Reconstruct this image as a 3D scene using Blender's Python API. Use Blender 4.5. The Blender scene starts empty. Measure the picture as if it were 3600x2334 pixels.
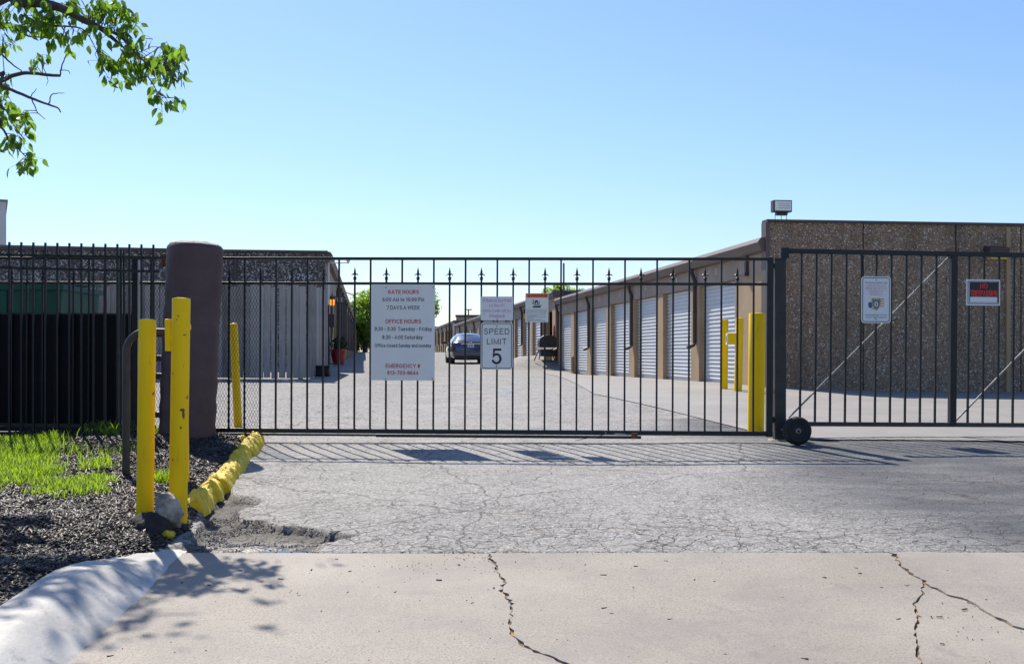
import bpy, bmesh, math, random
import numpy as np
from mathutils import Vector, Matrix
rnd = random.Random(11)
rng = np.random.default_rng(5)
sc = bpy.context.scene
COL = sc.collection

# ------------------------------------------------------------------ camera
F, HZ, EYE = 3900.0, 1245.0, 0.85          # focal length and horizon row in photo pixels, eye height
cam_d = bpy.data.cameras.new('camera')
cam_d.sensor_width = 36.0
cam_d.lens = F / 3600 * 36
cam_d.shift_y = (HZ - 1167) / 3600
cam_d.clip_start, cam_d.clip_end = 0.05, 3000
cam = bpy.data.objects.new('camera', cam_d)
COL.objects.link(cam)
cam.location = (0, 0, EYE)
cam.rotation_euler = (math.pi / 2, 0, 0)
sc.camera = cam

# ------------------------------------------------------------------ sky and sun
SUN = Vector((-0.38, 0.80, 1.0)).normalized()
elev = math.asin(SUN.z)
azim = math.atan2(SUN.x, SUN.y)
w = bpy.data.worlds.new('World')
sc.world = w
w.use_nodes = True
nt = w.node_tree
nt.nodes.clear()
sky = nt.nodes.new('ShaderNodeTexSky')
sky.sky_type = 'NISHITA'
sky.sun_disc = False
sky.sun_elevation = elev
sky.sun_rotation = azim
sky.altitude = 0
sky.air_density = 1.15
sky.dust_density = 0.45
sky.ozone_density = 6.0
bg = nt.nodes.new('ShaderNodeBackground')
bg.inputs['Strength'].default_value = 0.084
wo = nt.nodes.new('ShaderNodeOutputWorld')
tint = nt.nodes.new('ShaderNodeMix')
tint.data_type, tint.blend_type = 'RGBA', 'MULTIPLY'
tint.inputs[0].default_value = 1
tint.inputs[7].default_value = (.94, .965, 1.08, 1)
nt.links.new(sky.outputs[0], tint.inputs[6])
nt.links.new(tint.outputs[2], bg.inputs[0])
nt.links.new(bg.outputs[0], wo.inputs[0])
sl = bpy.data.lights.new('sun', 'SUN')
sl.energy = 3.95
sl.angle = math.radians(0.53)
sl.color = (1.0, 0.93, 0.82)
so = bpy.data.objects.new('sun', sl)
COL.objects.link(so)
so.rotation_euler = SUN.to_track_quat('Z', 'Y').to_euler()
sc.view_settings.view_transform = 'Standard'
sc.view_settings.look = 'None'
sc.view_settings.gamma = 1
sc.view_settings.exposure = 0.80
sc.view_settings.use_curve_mapping = False


# ------------------------------------------------------------------ helpers
def at(px, py, Y):
    return Vector(((px - 1800) * Y / F, Y, EYE - (py - HZ) * Y / F))


class MB:
    def __init__(s):
        s.v, s.f = [], []

    def add(s, vs, fs):
        o = len(s.v)
        s.v += [tuple(p) for p in vs]
        s.f += [tuple(i + o for i in f) for f in fs]
        return s

    def box(s, a, b, bev=0.0):
        x0, x1 = sorted((a[0], b[0]))
        y0, y1 = sorted((a[1], b[1]))
        z0, z1 = sorted((a[2], b[2]))
        return s.add([(x0, y0, z0), (x1, y0, z0), (x1, y1, z0), (x0, y1, z0),
                      (x0, y0, z1), (x1, y0, z1), (x1, y1, z1), (x0, y1, z1)],
                     [(0, 3, 2, 1), (4, 5, 6, 7), (0, 1, 5, 4), (1, 2, 6, 5), (2, 3, 7, 6), (3, 0, 4, 7)])

    def tube(s, pts, r, n=8, caps=True):
        pts = [Vector(p) for p in pts]
        rs = r if isinstance(r, (list, tuple)) else [r] * len(pts)
        rings = []
        up = None
        for i, p in enumerate(pts):
            a = pts[max(i - 1, 0)]
            b = pts[min(i + 1, len(pts) - 1)]
            d = (b - a).normalized()
            if up is None:
                up = Vector((0, 0, 1)) if abs(d.z) < 0.9 else Vector((1, 0, 0))
            x = d.cross(up)
            if x.length < 1e-4:
                x = d.orthogonal()
            x.normalize()
            y = x.cross(d).normalized()
            up = y
            rings.append([p + (x * math.cos(2 * math.pi * (k + .5) / n) + y * math.sin(2 * math.pi * (k + .5) / n)) * rs[i] for k in range(n)])
        vs = [q for rg in rings for q in rg]
        fs = []
        for i in range(len(pts) - 1):
            for k in range(n):
                fs.append((i * n + k, i * n + (k + 1) % n, (i + 1) * n + (k + 1) % n, (i + 1) * n + k))
        if caps:
            fs.append(tuple(range(n)))
            fs.append(tuple((len(pts) - 1) * n + k for k in reversed(range(n))))
        return s.add(vs, fs)

    def bar(s, a, b, w, d=None):                 # square bar
        return s.tube([a, b], w * .7071, 4)

    def lathe(s, prof, n=24, c=(0, 0, 0), axis='z'):
        vs = []
        for (r, z) in prof:
            for k in range(n):
                t = 2 * math.pi * k / n
                x, y = r * math.cos(t), r * math.sin(t)
                if axis == 'z':
                    q = (x, y, z)
                elif axis == 'y':
                    q = (x, z, y)
                else:
                    q = (z, x, y)
                vs.append((q[0] + c[0], q[1] + c[1], q[2] + c[2]))
        fs = []
        for i in range(len(prof) - 1):
            for k in range(n):
                fs.append((i * n + k, i * n + (k + 1) % n, (i + 1) * n + (k + 1) % n, (i + 1) * n + k))
        fs.append(tuple(reversed(range(n))))
        fs.append(tuple((len(prof) - 1) * n + k for k in range(n)))
        return s.add(vs, fs)

    def prism(s, poly, y0, y1):                  # polygon in xz, extruded along y
        n = len(poly)
        vs = [(x, y0, z) for x, z in poly] + [(x, y1, z) for x, z in poly]
        fs = [tuple(range(n)), tuple(reversed(range(n, 2 * n)))]
        for k in range(n):
            fs.append((k, n + k, n + (k + 1) % n, (k + 1) % n))
        return s.add(vs, fs)

    def mesh(s, name, mat=None, smooth=False):
        me = bpy.data.meshes.new(name)
        me.from_pydata(s.v, [], s.f)
        bm = bmesh.new()
        bm.from_mesh(me)
        bmesh.ops.recalc_face_normals(bm, faces=bm.faces)
        bm.to_mesh(me)
        bm.free()
        if mat:
            me.materials.append(mat)
        if smooth:
            for p in me.polygons:
                p.use_smooth = True
            try:
                me.set_sharp_from_angle(angle=math.radians(38))
            except Exception:
                pass
        me.update()
        return me

    def build(s, name, mat=None, parent=None, smooth=False, bevel=0):
        return link(name, s.mesh(name, mat, smooth), parent, bevel)


def link(name, me, parent=None, bevel=0):
    o = bpy.data.objects.new(name, me)
    COL.objects.link(o)
    if parent:
        o.parent = parent
    if bevel:
        m = o.modifiers.new('bevel', 'BEVEL')
        m.width = bevel
        m.segments = 2
        m.limit_method = 'ANGLE'
    return o


def tag(o, label, cat, group=None):
    o['label'] = label
    o['category'] = cat
    if group:
        o['group'] = group
    return o


def kind(o, k, label=None, cat=None):
    o['kind'] = k
    if label:
        o['label'] = label
    if cat:
        o['category'] = cat
    return o


def thing(name, label, cat, loc=(0, 0, 0), rot=(0, 0, 0), group=None):
    o = bpy.data.objects.new(name, None)
    COL.objects.link(o)
    o.empty_display_size = .1
    o.location = loc
    o.rotation_euler = rot
    return tag(o, label, cat, group)


def npmesh(name, V, Q, mat, smooth=False):       # fast mesh from numpy arrays of quads or triangles
    me = bpy.data.meshes.new(name)
    n, m, k = len(V), len(Q), Q.shape[1]
    me.vertices.add(n)
    me.vertices.foreach_set('co', np.ascontiguousarray(V, dtype=np.float32).ravel())
    me.loops.add(m * k)
    me.loops.foreach_set('vertex_index', np.ascontiguousarray(Q, dtype=np.int32).ravel())
    me.polygons.add(m)
    me.polygons.foreach_set('loop_start', np.arange(0, m * k, k, dtype=np.int32))
    me.polygons.foreach_set('loop_total', np.full(m, k, dtype=np.int32))
    if smooth:
        me.polygons.foreach_set('use_smooth', np.ones(m, dtype=bool))
    me.update(calc_edges=True)
    me.validate()
    me.materials.append(mat)
    return me


# ------------------------------------------------------------------ materials
class NT:
    def __init__(s, name):
        s.m = bpy.data.materials.new(name)
        s.m.use_nodes = True
        s.t = s.m.node_tree
        s.b = s.t.nodes['Principled BSDF']
        s.out = s.t.nodes['Material Output']
        s.tc = s.t.nodes.new('ShaderNodeTexCoord')
        s.geo = s.t.nodes.new('ShaderNodeNewGeometry')
        s.P = s.tc.outputs['Object']

    def n(s, ty, **kw):
        nd = s.t.nodes.new(ty)
        for k, v in kw.items():
            setattr(nd, k, v)
        return nd

    def l(s, a, b):
        s.t.links.new(a, b)

    def val(s, inp, v):
        if isinstance(v, (int, float, tuple)):
            inp.default_value = v
        else:
            s.l(v, inp)

    def noise(s, scale, detail=4, rough=.55, vec=None, dist=0):
        nd = s.n('ShaderNodeTexNoise')
        nd.inputs['Scale'].default_value = scale
        nd.inputs['Detail'].default_value = detail
        nd.inputs['Roughness'].default_value = rough
        nd.inputs['Distortion'].default_value = dist
        s.l(vec or s.P, nd.inputs['Vector'])
        return nd.outputs[0]

    def vor(s, scale, feat='F1', vec=None, out=0, rand=1):
        nd = s.n('ShaderNodeTexVoronoi', feature=feat)
        nd.inputs['Scale'].default_value = scale
        nd.inputs['Randomness'].default_value = rand
        s.l(vec or s.P, nd.inputs['Vector'])
        return nd.outputs[out]

    def ramp(s, x, *st):
        nd = s.n('ShaderNodeValToRGB')
        e = nd.color_ramp.elements
        while len(e) < len(st):
            e.new(.5)
        for k, (p, c) in enumerate(st):
            e[k].position = p
            e[k].color = (c, c, c, 1) if isinstance(c, (int, float)) else (*c, 1)
        s.l(x, nd.inputs[0])
        return nd.outputs[0]

    def math(s, op, a, b=0.0, c=None):
        nd = s.n('ShaderNodeMath', operation=op)
        s.val(nd.inputs[0], a)
        s.val(nd.inputs[1], b)
        if c is not None:
            s.val(nd.inputs[2], c)
        return nd.outputs[0]

    def mix(s, f, a, b, mode='MIX'):
        nd = s.n('ShaderNodeMix', data_type='RGBA', blend_type=mode)
        s.val(nd.inputs[0], f)
        for q, v in ((nd.inputs[6], a), (nd.inputs[7], b)):
            if isinstance(v, tuple):
                q.default_value = (*v[:3], 1)
            else:
                s.l(v, q)
        return nd.outputs[2]

    def attr(s, name):
        nd = s.n('ShaderNodeAttribute', attribute_name=name)
        return nd.outputs['Fac']

    def scaled(s, sx, sy, sz, src=None):
        nd = s.n('ShaderNodeMapping')
        nd.inputs['Scale'].default_value = (sx, sy, sz)
        s.l(src or s.P, nd.inputs[0])
        return nd.outputs[0]

    def warp(s, amt, scale, src=None):
        nd = s.n('ShaderNodeTexNoise')
        nd.inputs['Scale'].default_value = scale
        nd.inputs['Detail'].default_value = 3
        s.l(src or s.P, nd.inputs['Vector'])
        a = s.n('ShaderNodeVectorMath', operation='SUBTRACT')
        s.l(nd.outputs[1], a.inputs[0])
        a.inputs[1].default_value = (.5, .5, .5)
        b = s.n('ShaderNodeVectorMath', operation='MULTIPLY_ADD')
        s.l(a.outputs[0], b.inputs[0])
        b.inputs[1].default_value = (amt, amt, amt)
        s.l(src or s.P, b.inputs[2])
        return b.outputs[0]

    def bump(s, h, strength=.3, dist=.01):
        nd = s.n('ShaderNodeBump')
        nd.inputs['Strength'].default_value = strength
        nd.inputs['Distance'].default_value = dist
        s.l(h, nd.inputs['Height'])
        s.l(nd.outputs[0], s.b.inputs['Normal'])

    def fin(s, col=None, rough=.6, metal=0, spec=None):
        if col is not None:
            if isinstance(col, tuple):
                s.b.inputs['Base Color'].default_value = (*col[:3], 1)
            else:
                s.l(col, s.b.inputs['Base Color'])
        s.val(s.b.inputs['Roughness'], rough)
        s.b.inputs['Metallic'].default_value = metal
        if spec is not None:
            s.b.inputs['Specular IOR Level'].default_value = spec
        return s.m


def plain(name, c, rough=.55, metal=0, var=.12, scale=9, bump=0, bscale=60, spec=None):
    k = NT(name)
    f = k.noise(scale, 5)
    c0 = tuple(max(0, q * (1 - var)) for q in c)
    c1 = tuple(min(1, q * (1 + var)) for q in c)
    col = k.ramp(f, (.3, c0), (.7, c1))
    if bump:
        k.bump(k.noise(bscale, 4), bump, .004)
    return k.fin(col, rough, metal, spec)


M = {}
M['iron'] = plain('black_painted_iron', (.010, .011, .014), .42, 0, .3, 14, .12, 90, .35)
M['iron_old'] = plain('worn_black_iron', (.022, .021, .022), .5, 0, .5, 6, .2, 70)
M['sheet'] = plain('black_sheet', (.006, .006, .008), .6, 0, .35, 3, .05, 20, .15)
M['silver'] = plain('bare_steel', (.22, .22, .22), .5, .6, .35, 12)
M['rust'] = plain('rust', (.16, .07, .03), .8, 0, .4, 40)
M['wire'] = plain('wire', (.25, .24, .23), .5, .6, .2, 40)
M['brownpipe'] = plain('dark_brown_pipe', (.035, .03, .03), .5, 0, .2, 10, .15, 80)


def yellow_mat():
    k = NT('yellow_paint')
    v = k.noise(3.5, 5)
    c = k.ramp(v, (.25, (.93, .56, .0)), (.75, (.98, .63, .0)))
    dirt = k.noise(7, 8, .7)
    c = k.mix(k.ramp(dirt, (.60, 0), (.78, .3)), c, (.50, .32, .03))
    chips = k.math('MULTIPLY', k.ramp(k.noise(11, 3, .5), (.70, 0), (.72, 1)), k.ramp(k.noise(3, 2), (.5, 0), (.58, 1)))
    c = k.mix(chips, c, (.20, .07, .02))
    scr = k.math('MULTIPLY', k.ramp(k.noise(10, 5, .7, k.scaled(3.2, 3.2, .35)), (.60, 0), (.68, .7)), k.ramp(k.noise(2.2, 3), (.42, 0), (.58, 1)))
    c = k.mix(scr, c, (.33, .21, .04))
    k.bump(k.noise(90, 4), .25, .003)
    return k.fin(c, k.ramp(dirt, (.3, .45), (.7, .6)), 0, .22)


M['yellow'] = yellow_mat()
k = NT('yellow_rough_paint')
c = k.ramp(k.noise(30, 6, .65), (.35, (.82, .56, .01)), (.6, (.96, .72, .03)))
c = k.mix(k.ramp(k.noise(9, 5), (.66, 0), (.74, .8)), c, (.16, .13, .09))
k.bump(k.noise(55, 6, .75), .9, .02)
M['yellow_rough'] = k.fin(c, .42)

k = NT('brown_painted_concrete')
c = k.ramp(k.noise(5, 6, .6), (.3, (.070, .040, .043)), (.7, (.105, .062, .064)))
hz = k.n('ShaderNodeSeparateXYZ')
k.l(k.P, hz.inputs[0])
topm = k.math('MULTIPLY', k.ramp(k.math('ADD', hz.outputs[2], k.math('MULTIPLY', k.noise(14, 5), .12)), (1.73 / 2, 0), (1.78 / 2, 1)), 1.0)
k.bump(k.noise(50, 6, .65), .5, .01)
M['pillar'] = k.fin(c, .62)
M['pillar_cap'] = plain('weathered_cap', (.30, .25, .21), .8, 0, .5, 18, .5, 60)


def asphalt_mat():
    k = NT('weathered_asphalt')
    fine = k.noise(75, 6, .8)
    grain = k.vor(60, 'F1')
    patch = k.noise(.55, 5, .55)
    c = k.ramp(fine, (.36, (.135, .130, .124)), (.5, (.28, .268, .253)), (.66, (.40, .385, .365)))
    c = k.mix(k.ramp(grain, (.0, .6), (.3, 0)), c, (.48, .46, .43))
    c = k.mix(k.ramp(k.noise(34, 3, .6, k.scaled(.6, 1.3, 1)), (.30, .65), (.40, 0)), c, (.10, .096, .092))
    cell = k.n('ShaderNodeSeparateColor')
    k.l(k.vor(70, 'F1', out=1), cell.inputs[0])
    c = k.mix(.6, c, k.mix(1.0, c, k.ramp(cell.outputs[0], (.0, .35), (.45, .85), (.8, 1.25), (1, 1.9)), 'MULTIPLY'))
    c = k.mix(k.ramp(patch, (.4, 0), (.75, .28)), c, (.17, .163, .158))
    c = k.mix(k.ramp(k.noise(1.7, 6, .6), (.52, 0), (.7, .3)), c, (.30, .285, .26))
    # darker sealed stretch
    dark = k.math('MULTIPLY', k.attr('sealed'), k.ramp(k.noise(2.2, 6, .62, k.scaled(.45, 1.3, 1)), (.46, 1), (.70, .55)))
    c = k.mix(dark, c, k.ramp(fine, (.38, (.035, .038, .045)), (.62, (.125, .127, .133))))
    # loose gravelly washout
    gr = k.attr('washout')
    c = k.mix(gr, c, k.ramp(k.noise(60, 6, .8), (.36, (.03, .027, .025)), (.64, (.17, .155, .14))))
    # cracks
    wv = k.warp(.16, 5)
    e1 = k.vor(2.3, 'DISTANCE_TO_EDGE', wv)
    m1 = k.math('MULTIPLY', k.ramp(e1, (.002, .9), (.009, 0)), k.ramp(k.noise(.9, 3), (.44, 0), (.54, 1)))
    e2 = k.vor(6.0, 'DISTANCE_TO_EDGE', k.warp(.10, 9))
    dens = k.math('ADD', k.attr('crazed'), k.math('MULTIPLY', k.noise(1.3, 3), .45))
    m2 = k.math('MULTIPLY', k.ramp(e2, (.006, 1), (.024, 0)), k.ramp(dens, (.36, 0), (.52, 1)))
    e3 = k.vor(.42, 'DISTANCE_TO_EDGE', k.warp(.25, 2.5))
    m3 = k.ramp(e3, (.0012, .8), (.0042, 0))
    e4 = k.vor(13, 'DISTANCE_TO_EDGE', k.warp(.06, 16, k.scaled(.7, 1.2, 1)))
    m4 = k.math('MULTIPLY', k.ramp(e4, (.008, .7), (.035, 0)), k.ramp(k.math('ADD', k.noise(2.1, 4, .6), k.math('MULTIPLY', k.attr('crazed'), .35)), (.52, 0), (.60, 1)))
    cr = k.math('MAXIMUM', k.math('MAXIMUM', m1, m2), k.math('MAXIMUM', m3, m4))
    brk = k.ramp(k.noise(13, 4, .65), (.34, .1), (.50, 1))
    cr = k.math('MULTIPLY', cr, brk)
    c = k.mix(k.math('MULTIPLY', cr, .94), c, (.030, .026, .022))
    straw = k.math('MULTIPLY', k.math('MULTIPLY', cr, k.ramp(k.noise(3.1, 2), (.60, 0), (.66, 1))), .45)
    c = k.mix(straw, c, (.30, .21, .09))
    h = k.math('SUBTRACT', k.math('ADD', k.math('MULTIPLY', fine, .35), k.math('MULTIPLY', grain, .5)), k.math('MULTIPLY', cr, 2.0))
    k.bump(h, .6, .010)
    wet = k.attr('wet')
    c = k.mix(k.math('MULTIPLY', wet, .55), c, (.03, .03, .03))
    return k.fin(c, k.math('SUBTRACT', .82, k.math('MULTIPLY', wet, .55)), 0, .35)


M['asphalt'] = asphalt_mat()


def concrete_mat(name, c0, c1, speck=1.0):
    k = NT(name)
    c = k.ramp(k.noise(.9, 7, .62), (.3, c0), (.7, c1))
    c = k.mix(k.math('MULTIPLY', k.ramp(k.noise(110, 4, .75), (.40, .9), (.52, 0)), speck), c, tuple(q * .62 for q in c0))
    c = k.mix(k.ramp(k.vor(48, 'F1'), (.05, .7 * speck), (.15, 0)), c, tuple(min(1, q * 1.45) for q in c1))
    pits = k.math('MULTIPLY', k.ramp(k.vor(17, 'F1', k.warp(.05, 12)), (.055, 1), (.085, 0)), k.ramp(k.noise(2.3, 3), (.55, 0), (.64, 1)))
    c = k.mix(k.math('MULTIPLY', pits, .75 * speck), c, (.09, .08, .07))
    st = k.ramp(k.noise(2.4, 7, .68, k.warp(.4, 2)), (.46, 0), (.70, .6))
    c = k.mix(k.math('MULTIPLY', st, speck), c, (.20, .185, .175))
    c = k.mix(k.math('MULTIPLY', k.ramp(k.noise(.7, 4), (.5, 0), (.68, .4)), speck), c, (.40, .355, .30))
    c = k.mix(k.math('MULTIPLY', k.ramp(k.noise(9, 3, .5, k.scaled(1, .35, 1)), (.66, 0), (.74, .35)), speck), c, (.16, .15, .145))
    k.bump(k.math('SUBTRACT', k.noise(190, 4, .65), k.math('MULTIPLY', pits, 1.5)), .28, .004)
    return k.fin(c, .72, 0, .35)


M['concrete'] = concrete_mat('driveway_concrete', (.288, .250, .208), (.355, .315, .268))
M['pad'] = concrete_mat('yard_concrete', (.24, .226, .212), (.30, .282, .265), .6)
k = NT('whitewashed_curb')
c = k.ramp(k.noise(2.2, 7, .65), (.32, (.31, .295, .275)), (.62, (.47, .46, .435)))
c = k.mix(k.ramp(k.noise(15, 8, .75), (.55, 0), (.68, .75)), c, (.22, .20, .18))
c = k.mix(k.ramp(k.noise(6, 3, .5), (.735, 0), (.75, .8)), c, (.62, .52, .08))
k.bump(k.noise(60, 5, .6), .35, .006)
M['curb'] = k.fin(c, .6, 0, .4)
k = NT('crack_dirt')
M['dirt'] = k.fin(k.ramp(k.noise(35, 5, .7), (.38, (.05, .036, .024)), (.50, (.20, .12, .055)), (.62, (.42, .24, .085))), .95)
k = NT('soil')
M['soil'] = k.fin(k.ramp(k.noise(60, 5, .7), (.3, (.012, .010, .010)), (.7, (.045, .036, .032))), .95)
k = NT('mulch')
r = k.n('ShaderNodeAttribute', attribute_name='tint').outputs['Fac']
M['mulch'] = k.fin(k.ramp(r, (.0, (.011, .009, .009)), (.55, (.036, .028, .025)), (.85, (.09, .072, .062)), (.97, (.15, .095, .06))), .5, 0, .4)
k = NT('gravel')
M['gravel'] = k.fin(k.ramp(k.n('ShaderNodeAttribute', attribute_name='tint').outputs['Fac'], (.0, (.05, .045, .043)), (1, (.30, .28, .26))), .8)
k = NT('field')
M['field'] = k.fin(k.ramp(k.noise(.4, 6), (.3, (.07, .09, .03)), (.7, (.16, .15, .08))), .95)


def leaf_mat(name, c0, c1, trans, tw=.5, gloss=.35):
    k = NT(name)
    info = k.n('ShaderNodeObjectInfo').outputs['Random']
    rn = k.math('FRACT', k.math('ADD', k.math('MULTIPLY', info, .98), k.n('ShaderNodeAttribute', attribute_name='tint').outputs['Fac']))
    c = k.ramp(rn, (0, c0), (1, c1))
    k.fin(c, gloss)
    tr = k.n('ShaderNodeBsdfTranslucent')
    k.l(k.ramp(rn, (0, tuple(q * .8 for q in trans)), (1, trans)), tr.inputs[0])
    mx = k.n('ShaderNodeMixShader')
    mx.inputs[0].default_value = tw
    k.l(k.b.outputs[0], mx.inputs[1])
    k.l(tr.outputs[0], mx.inputs[2])
    k.l(mx.outputs[0], k.out.inputs[0])
    return k.m


M['leaf'] = leaf_mat('pear_leaf', (.035, .085, .018), (.09, .17, .022), (.32, .58, .035), .46, .3)
M['grass'] = leaf_mat('grass_blade', (.09, .18, .012), (.20, .30, .03), (.44, .66, .03), .5, .55)
M['far_leaf'] = leaf_mat('far_leaf', (.10, .18, .03), (.16, .26, .04), (.42, .62, .07), .55, .5)
M['dark_leaf'] = leaf_mat('dark_leaf', (.025, .045, .018), (.045, .075, .03), (.05, .10, .03), .35, .5)
M['bark'] = plain('bark', (.075, .062, .055), .85, 0, .35, 30, .6, 70)

k = NT('exposed_aggregate')
v1 = k.vor(40, 'F1', out=1)
sep = k.n('ShaderNodeSeparateColor')
k.l(v1, sep.inputs[0])
base = k.ramp(k.noise(1.1, 5), (.3, (.23, .145, .085)), (.7, (.29, .19, .115)))
st = k.ramp(sep.outputs[0], (.0, (.07, .05, .038)), (.3, (.22, .14, .085)), (.62, (.34, .23, .15)), (.86, (.40, .31, .23)), (1, (.62, .54, .44)))
d1 = k.vor(40, 'F1', out=0)
c = k.mix(k.ramp(d1, (.36, 1), (.48, 0)), base, st)
v2 = k.vor(46, 'F1', out=1)
sep2 = k.n('ShaderNodeSeparateColor')
k.l(v2, sep2.inputs[0])
c = k.mix(k.ramp(sep2.outputs[1], (.82, 0), (.85, .9)), c, k.ramp(sep2.outputs[0], (.3, (.04, .035, .03)), (.5, (.30, .25, .2)), (.8, (.68, .64, .58))))
c = k.mix(k.ramp(k.noise(1.4, 6, .65, k.scaled(1.6, 1.6, .22)), (.46, 0), (.72, .5)), c, (.085, .06, .045))
k.bump(k.math('SUBTRACT', 1.0, d1), .8, .015)
M['aggregate'] = k.fin(c, .7)
k = NT('grey_aggregate')
v1 = k.vor(30, 'F1', out=1)
sep = k.n('ShaderNodeSeparateColor')
k.l(v1, sep.inputs[0])
st = k.ramp(sep.outputs[0], (.0, (.035, .028, .026)), (.45, (.085, .066, .058)), (.75, (.17, .145, .13)), (.92, (.36, .34, .32)), (1, (.55, .53, .5)))
d1 = k.vor(30, 'F1', out=0)
k.bump(k.math('SUBTRACT', 1.0, d1), .8, .015)
M['aggregate_grey'] = k.fin(st, .7)
k = NT('rough_stucco')
c = k.ramp(k.noise(1.3, 6), (.3, (.31, .24, .185)), (.7, (.39, .31, .245)))
c = k.mix(k.ramp(k.noise(4, 6, .65, k.scaled(1, 1, .25)), (.58, 0), (.8, .25)), c, (.17, .14, .12))
k.bump(k.noise(70, 5, .65), .3, .006)
M['stucco'] = k.fin(c, .85)
k = NT('tan_paint')
c = k.ramp(k.noise(1.6, 6), (.3, (.34, .235, .135)), (.7, (.42, .30, .18)))
c = k.mix(k.ramp(k.noise(5, 6, .65), (.60, 0), (.8, .3)), c, (.2, .15, .1))
k.bump(k.noise(80, 4), .2, .004)
M['tan'] = k.fin(c, .75)
M['brown_metal'] = plain('brown_metal', (.115, .078, .068), .5, 0, .15, 3, .05, 30)
M['brown_dark'] = plain('dark_brown_metal', (.065, .045, .042), .5, 0, .15, 4)
M['door_white'] = plain('white_door_steel', (.60, .62, .64), .35, 0, .05, 1.5)
M['door_shade_tan'] = plain('shaded_door', (.36, .28, .20), .5, 0, .08, 2)  # darker brown for doors in shade, the shade put into the colour
M['roofing'] = plain('roofing', (.22, .20, .19), .8)
M['wall_tan'] = plain('far_tan_wall', (.33, .25, .17), .8, 0, .08, .8)
M['wall_pale'] = plain('pale_panel', (.62, .60, .57), .6, 0, .05, 1)
M['block'] = plain('grey_block', (.34, .35, .37), .85, 0, .2, 3)
k = NT('cedar')
info = k.n('ShaderNodeObjectInfo').outputs['Random']
g = k.noise(5, 6, .6, k.scaled(9, 9, .6), .6)
c = k.ramp(k.math('ADD', k.math('MULTIPLY', g, .75), k.math('SUBTRACT', k.math('MULTIPLY', info, .55), .12)), (.25, (.13, .115, .105)), (.5, (.27, .24, .22)), (.75, (.40, .365, .33)))
c = k.mix(k.ramp(k.vor(2.4, 'F1', k.scaled(1.5, 1.5, 1)), (.05, .8), (.10, 0)), c, (.05, .035, .025))
k.bump(g, .35, .006)
M['wood'] = k.fin(c, .85)
M['sign'] = plain('sign_face', (.72, .74, .74), .45, 0, .03, 3)
M['sign_cream'] = plain('sign_cream', (.74, .75, .70), .45, 0, .03, 3)
M['red'] = plain('sign_red', (.50, .03, .045), .5, 0, .05)
M['neon'] = plain('sign_neon_red', (.85, .03, .03), .5, 0, .05)
M['black'] = plain('sign_black', (.012, .012, .014), .5, 0, .05)
M['grey_ink'] = plain('grey_ink', (.16, .18, .19), .5)
M['pink'] = plain('faded_pink', (.62, .30, .56), .5, 0, .12, 60)
M['orange'] = plain('sign_orange', (.80, .13, .04), .5, 0, .05)
M['fadedred'] = plain('faded_red_ink', (.58, .22, .22), .5)
M['blue_ink'] = plain('blue_ink', (.05, .08, .25), .5)
M['gold'] = plain('gold_ink', (.42, .36, .10), .5)
M['teal_ink'] = plain('teal_ink', (.06, .16, .20), .5)
M['rubber'] = plain('rubber', (.014, .014, .015), .75, 0, .2, 20, .2, 60)
M['green_bin'] = plain('green_bin', (.010, .062, .045), .5, 0, .2, 4, 0, 60, .2)
M['terracotta'] = plain('red_glazed', (.42, .03, .035), .35, 0, .2, 4)
M['rock'] = plain('limestone', (.36, .31, .25), .9, 0, .55, 14, 1.0, 24)
M['rock_dark'] = plain('dark_rock', (.028, .022, .021), .9, 0, .5, 12, .8, 30)
M['black_plastic'] = plain('black_plastic', (.014, .014, .015), .5)
M['lens_pale'] = plain('pale_lens', (.85, .85, .80), .25, 0, .1, 30)
M['lens_yellow'] = plain('yellow_lens', (.75, .52, .06), .3)
M['extinguisher'] = plain('red_box', (.48, .04, .03), .4)
k = NT('car_paint')
M['car'] = k.fin((.035, .062, .125), .22, .4)
k.b.inputs['Coat Weight'].default_value = 1
k.b.inputs['Coat Roughness'].default_value = .05
k = NT('car_glass')
M['glass'] = k.fin((.05, .07, .08), .06, 0, .8)
k = NT('tail_red')
M['tail'] = k.fin((.55, .012, .015), .15)
k = NT('chrome')
M['chrome'] = k.fin((.8, .8, .8), .12, 1)
k = NT('water')
k.b.inputs['IOR'].default_value = 1.33
M['water'] = k.fin((.02, .022, .025), .02, 0, .5)
k = NT('amber_glow')
k.b.inputs['Emission Color'].default_value = (1, .22, .01, 1)
k.b.inputs['Emission Strength'].default_value = 1.3
M['amber'] = k.fin((.9, .22, .01), .3)

# ------------------------------------------------------------------ the lie of the land
CP = [(x, y, -.045 * (10.75 - y)) for x in (-7, -3.5, 0, 3.5, 7) for y in (-8, -2, 2, 4, 6, 8, 10)]
CP += [(-6, 12.2, .03), (-2.8, 12.2, .03), (2.6, 12, .02), (6, 12.5, .02), (9, 13, .01), (3.8, 19, .22), (4.6, 21, .24), (7, 20, .15),
       (9.8, 21, .12), (3.8, 27, .22), (2.8, 34, .18), (1.9, 41.3, .16), (1.2, 46.5, .42), (.4, 53.6, .47), (-1.9, 52, .37),
       (-6.4, 24, .31), (-4.4, 24, .31), (-9, 24, .33), (-5.2, 32, .57), (-6.2, 40, .66), (-2, 35, .36), (0, 20, .18),
       (-6, 18, .2), (-4.6, 93, .97), (-8, 94, 1.0), (-8.5, 123, 1.05), (-16, 120, 1.1), (24, 60, .5), (-30, 60, .8),
       (-30, 22, .3), (30, 22, .1), (-40, 150, 1.2), (40, 150, 1.2), (0, 150, 1.15), (-20, 3, -.35), (20, 3, -.35)]
CP = np.array(CP)


def sstep(a, b, x):
    t = np.clip((x - a) / (b - a), 0, 1)
    return t * t * (3 - 2 * t)


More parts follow.
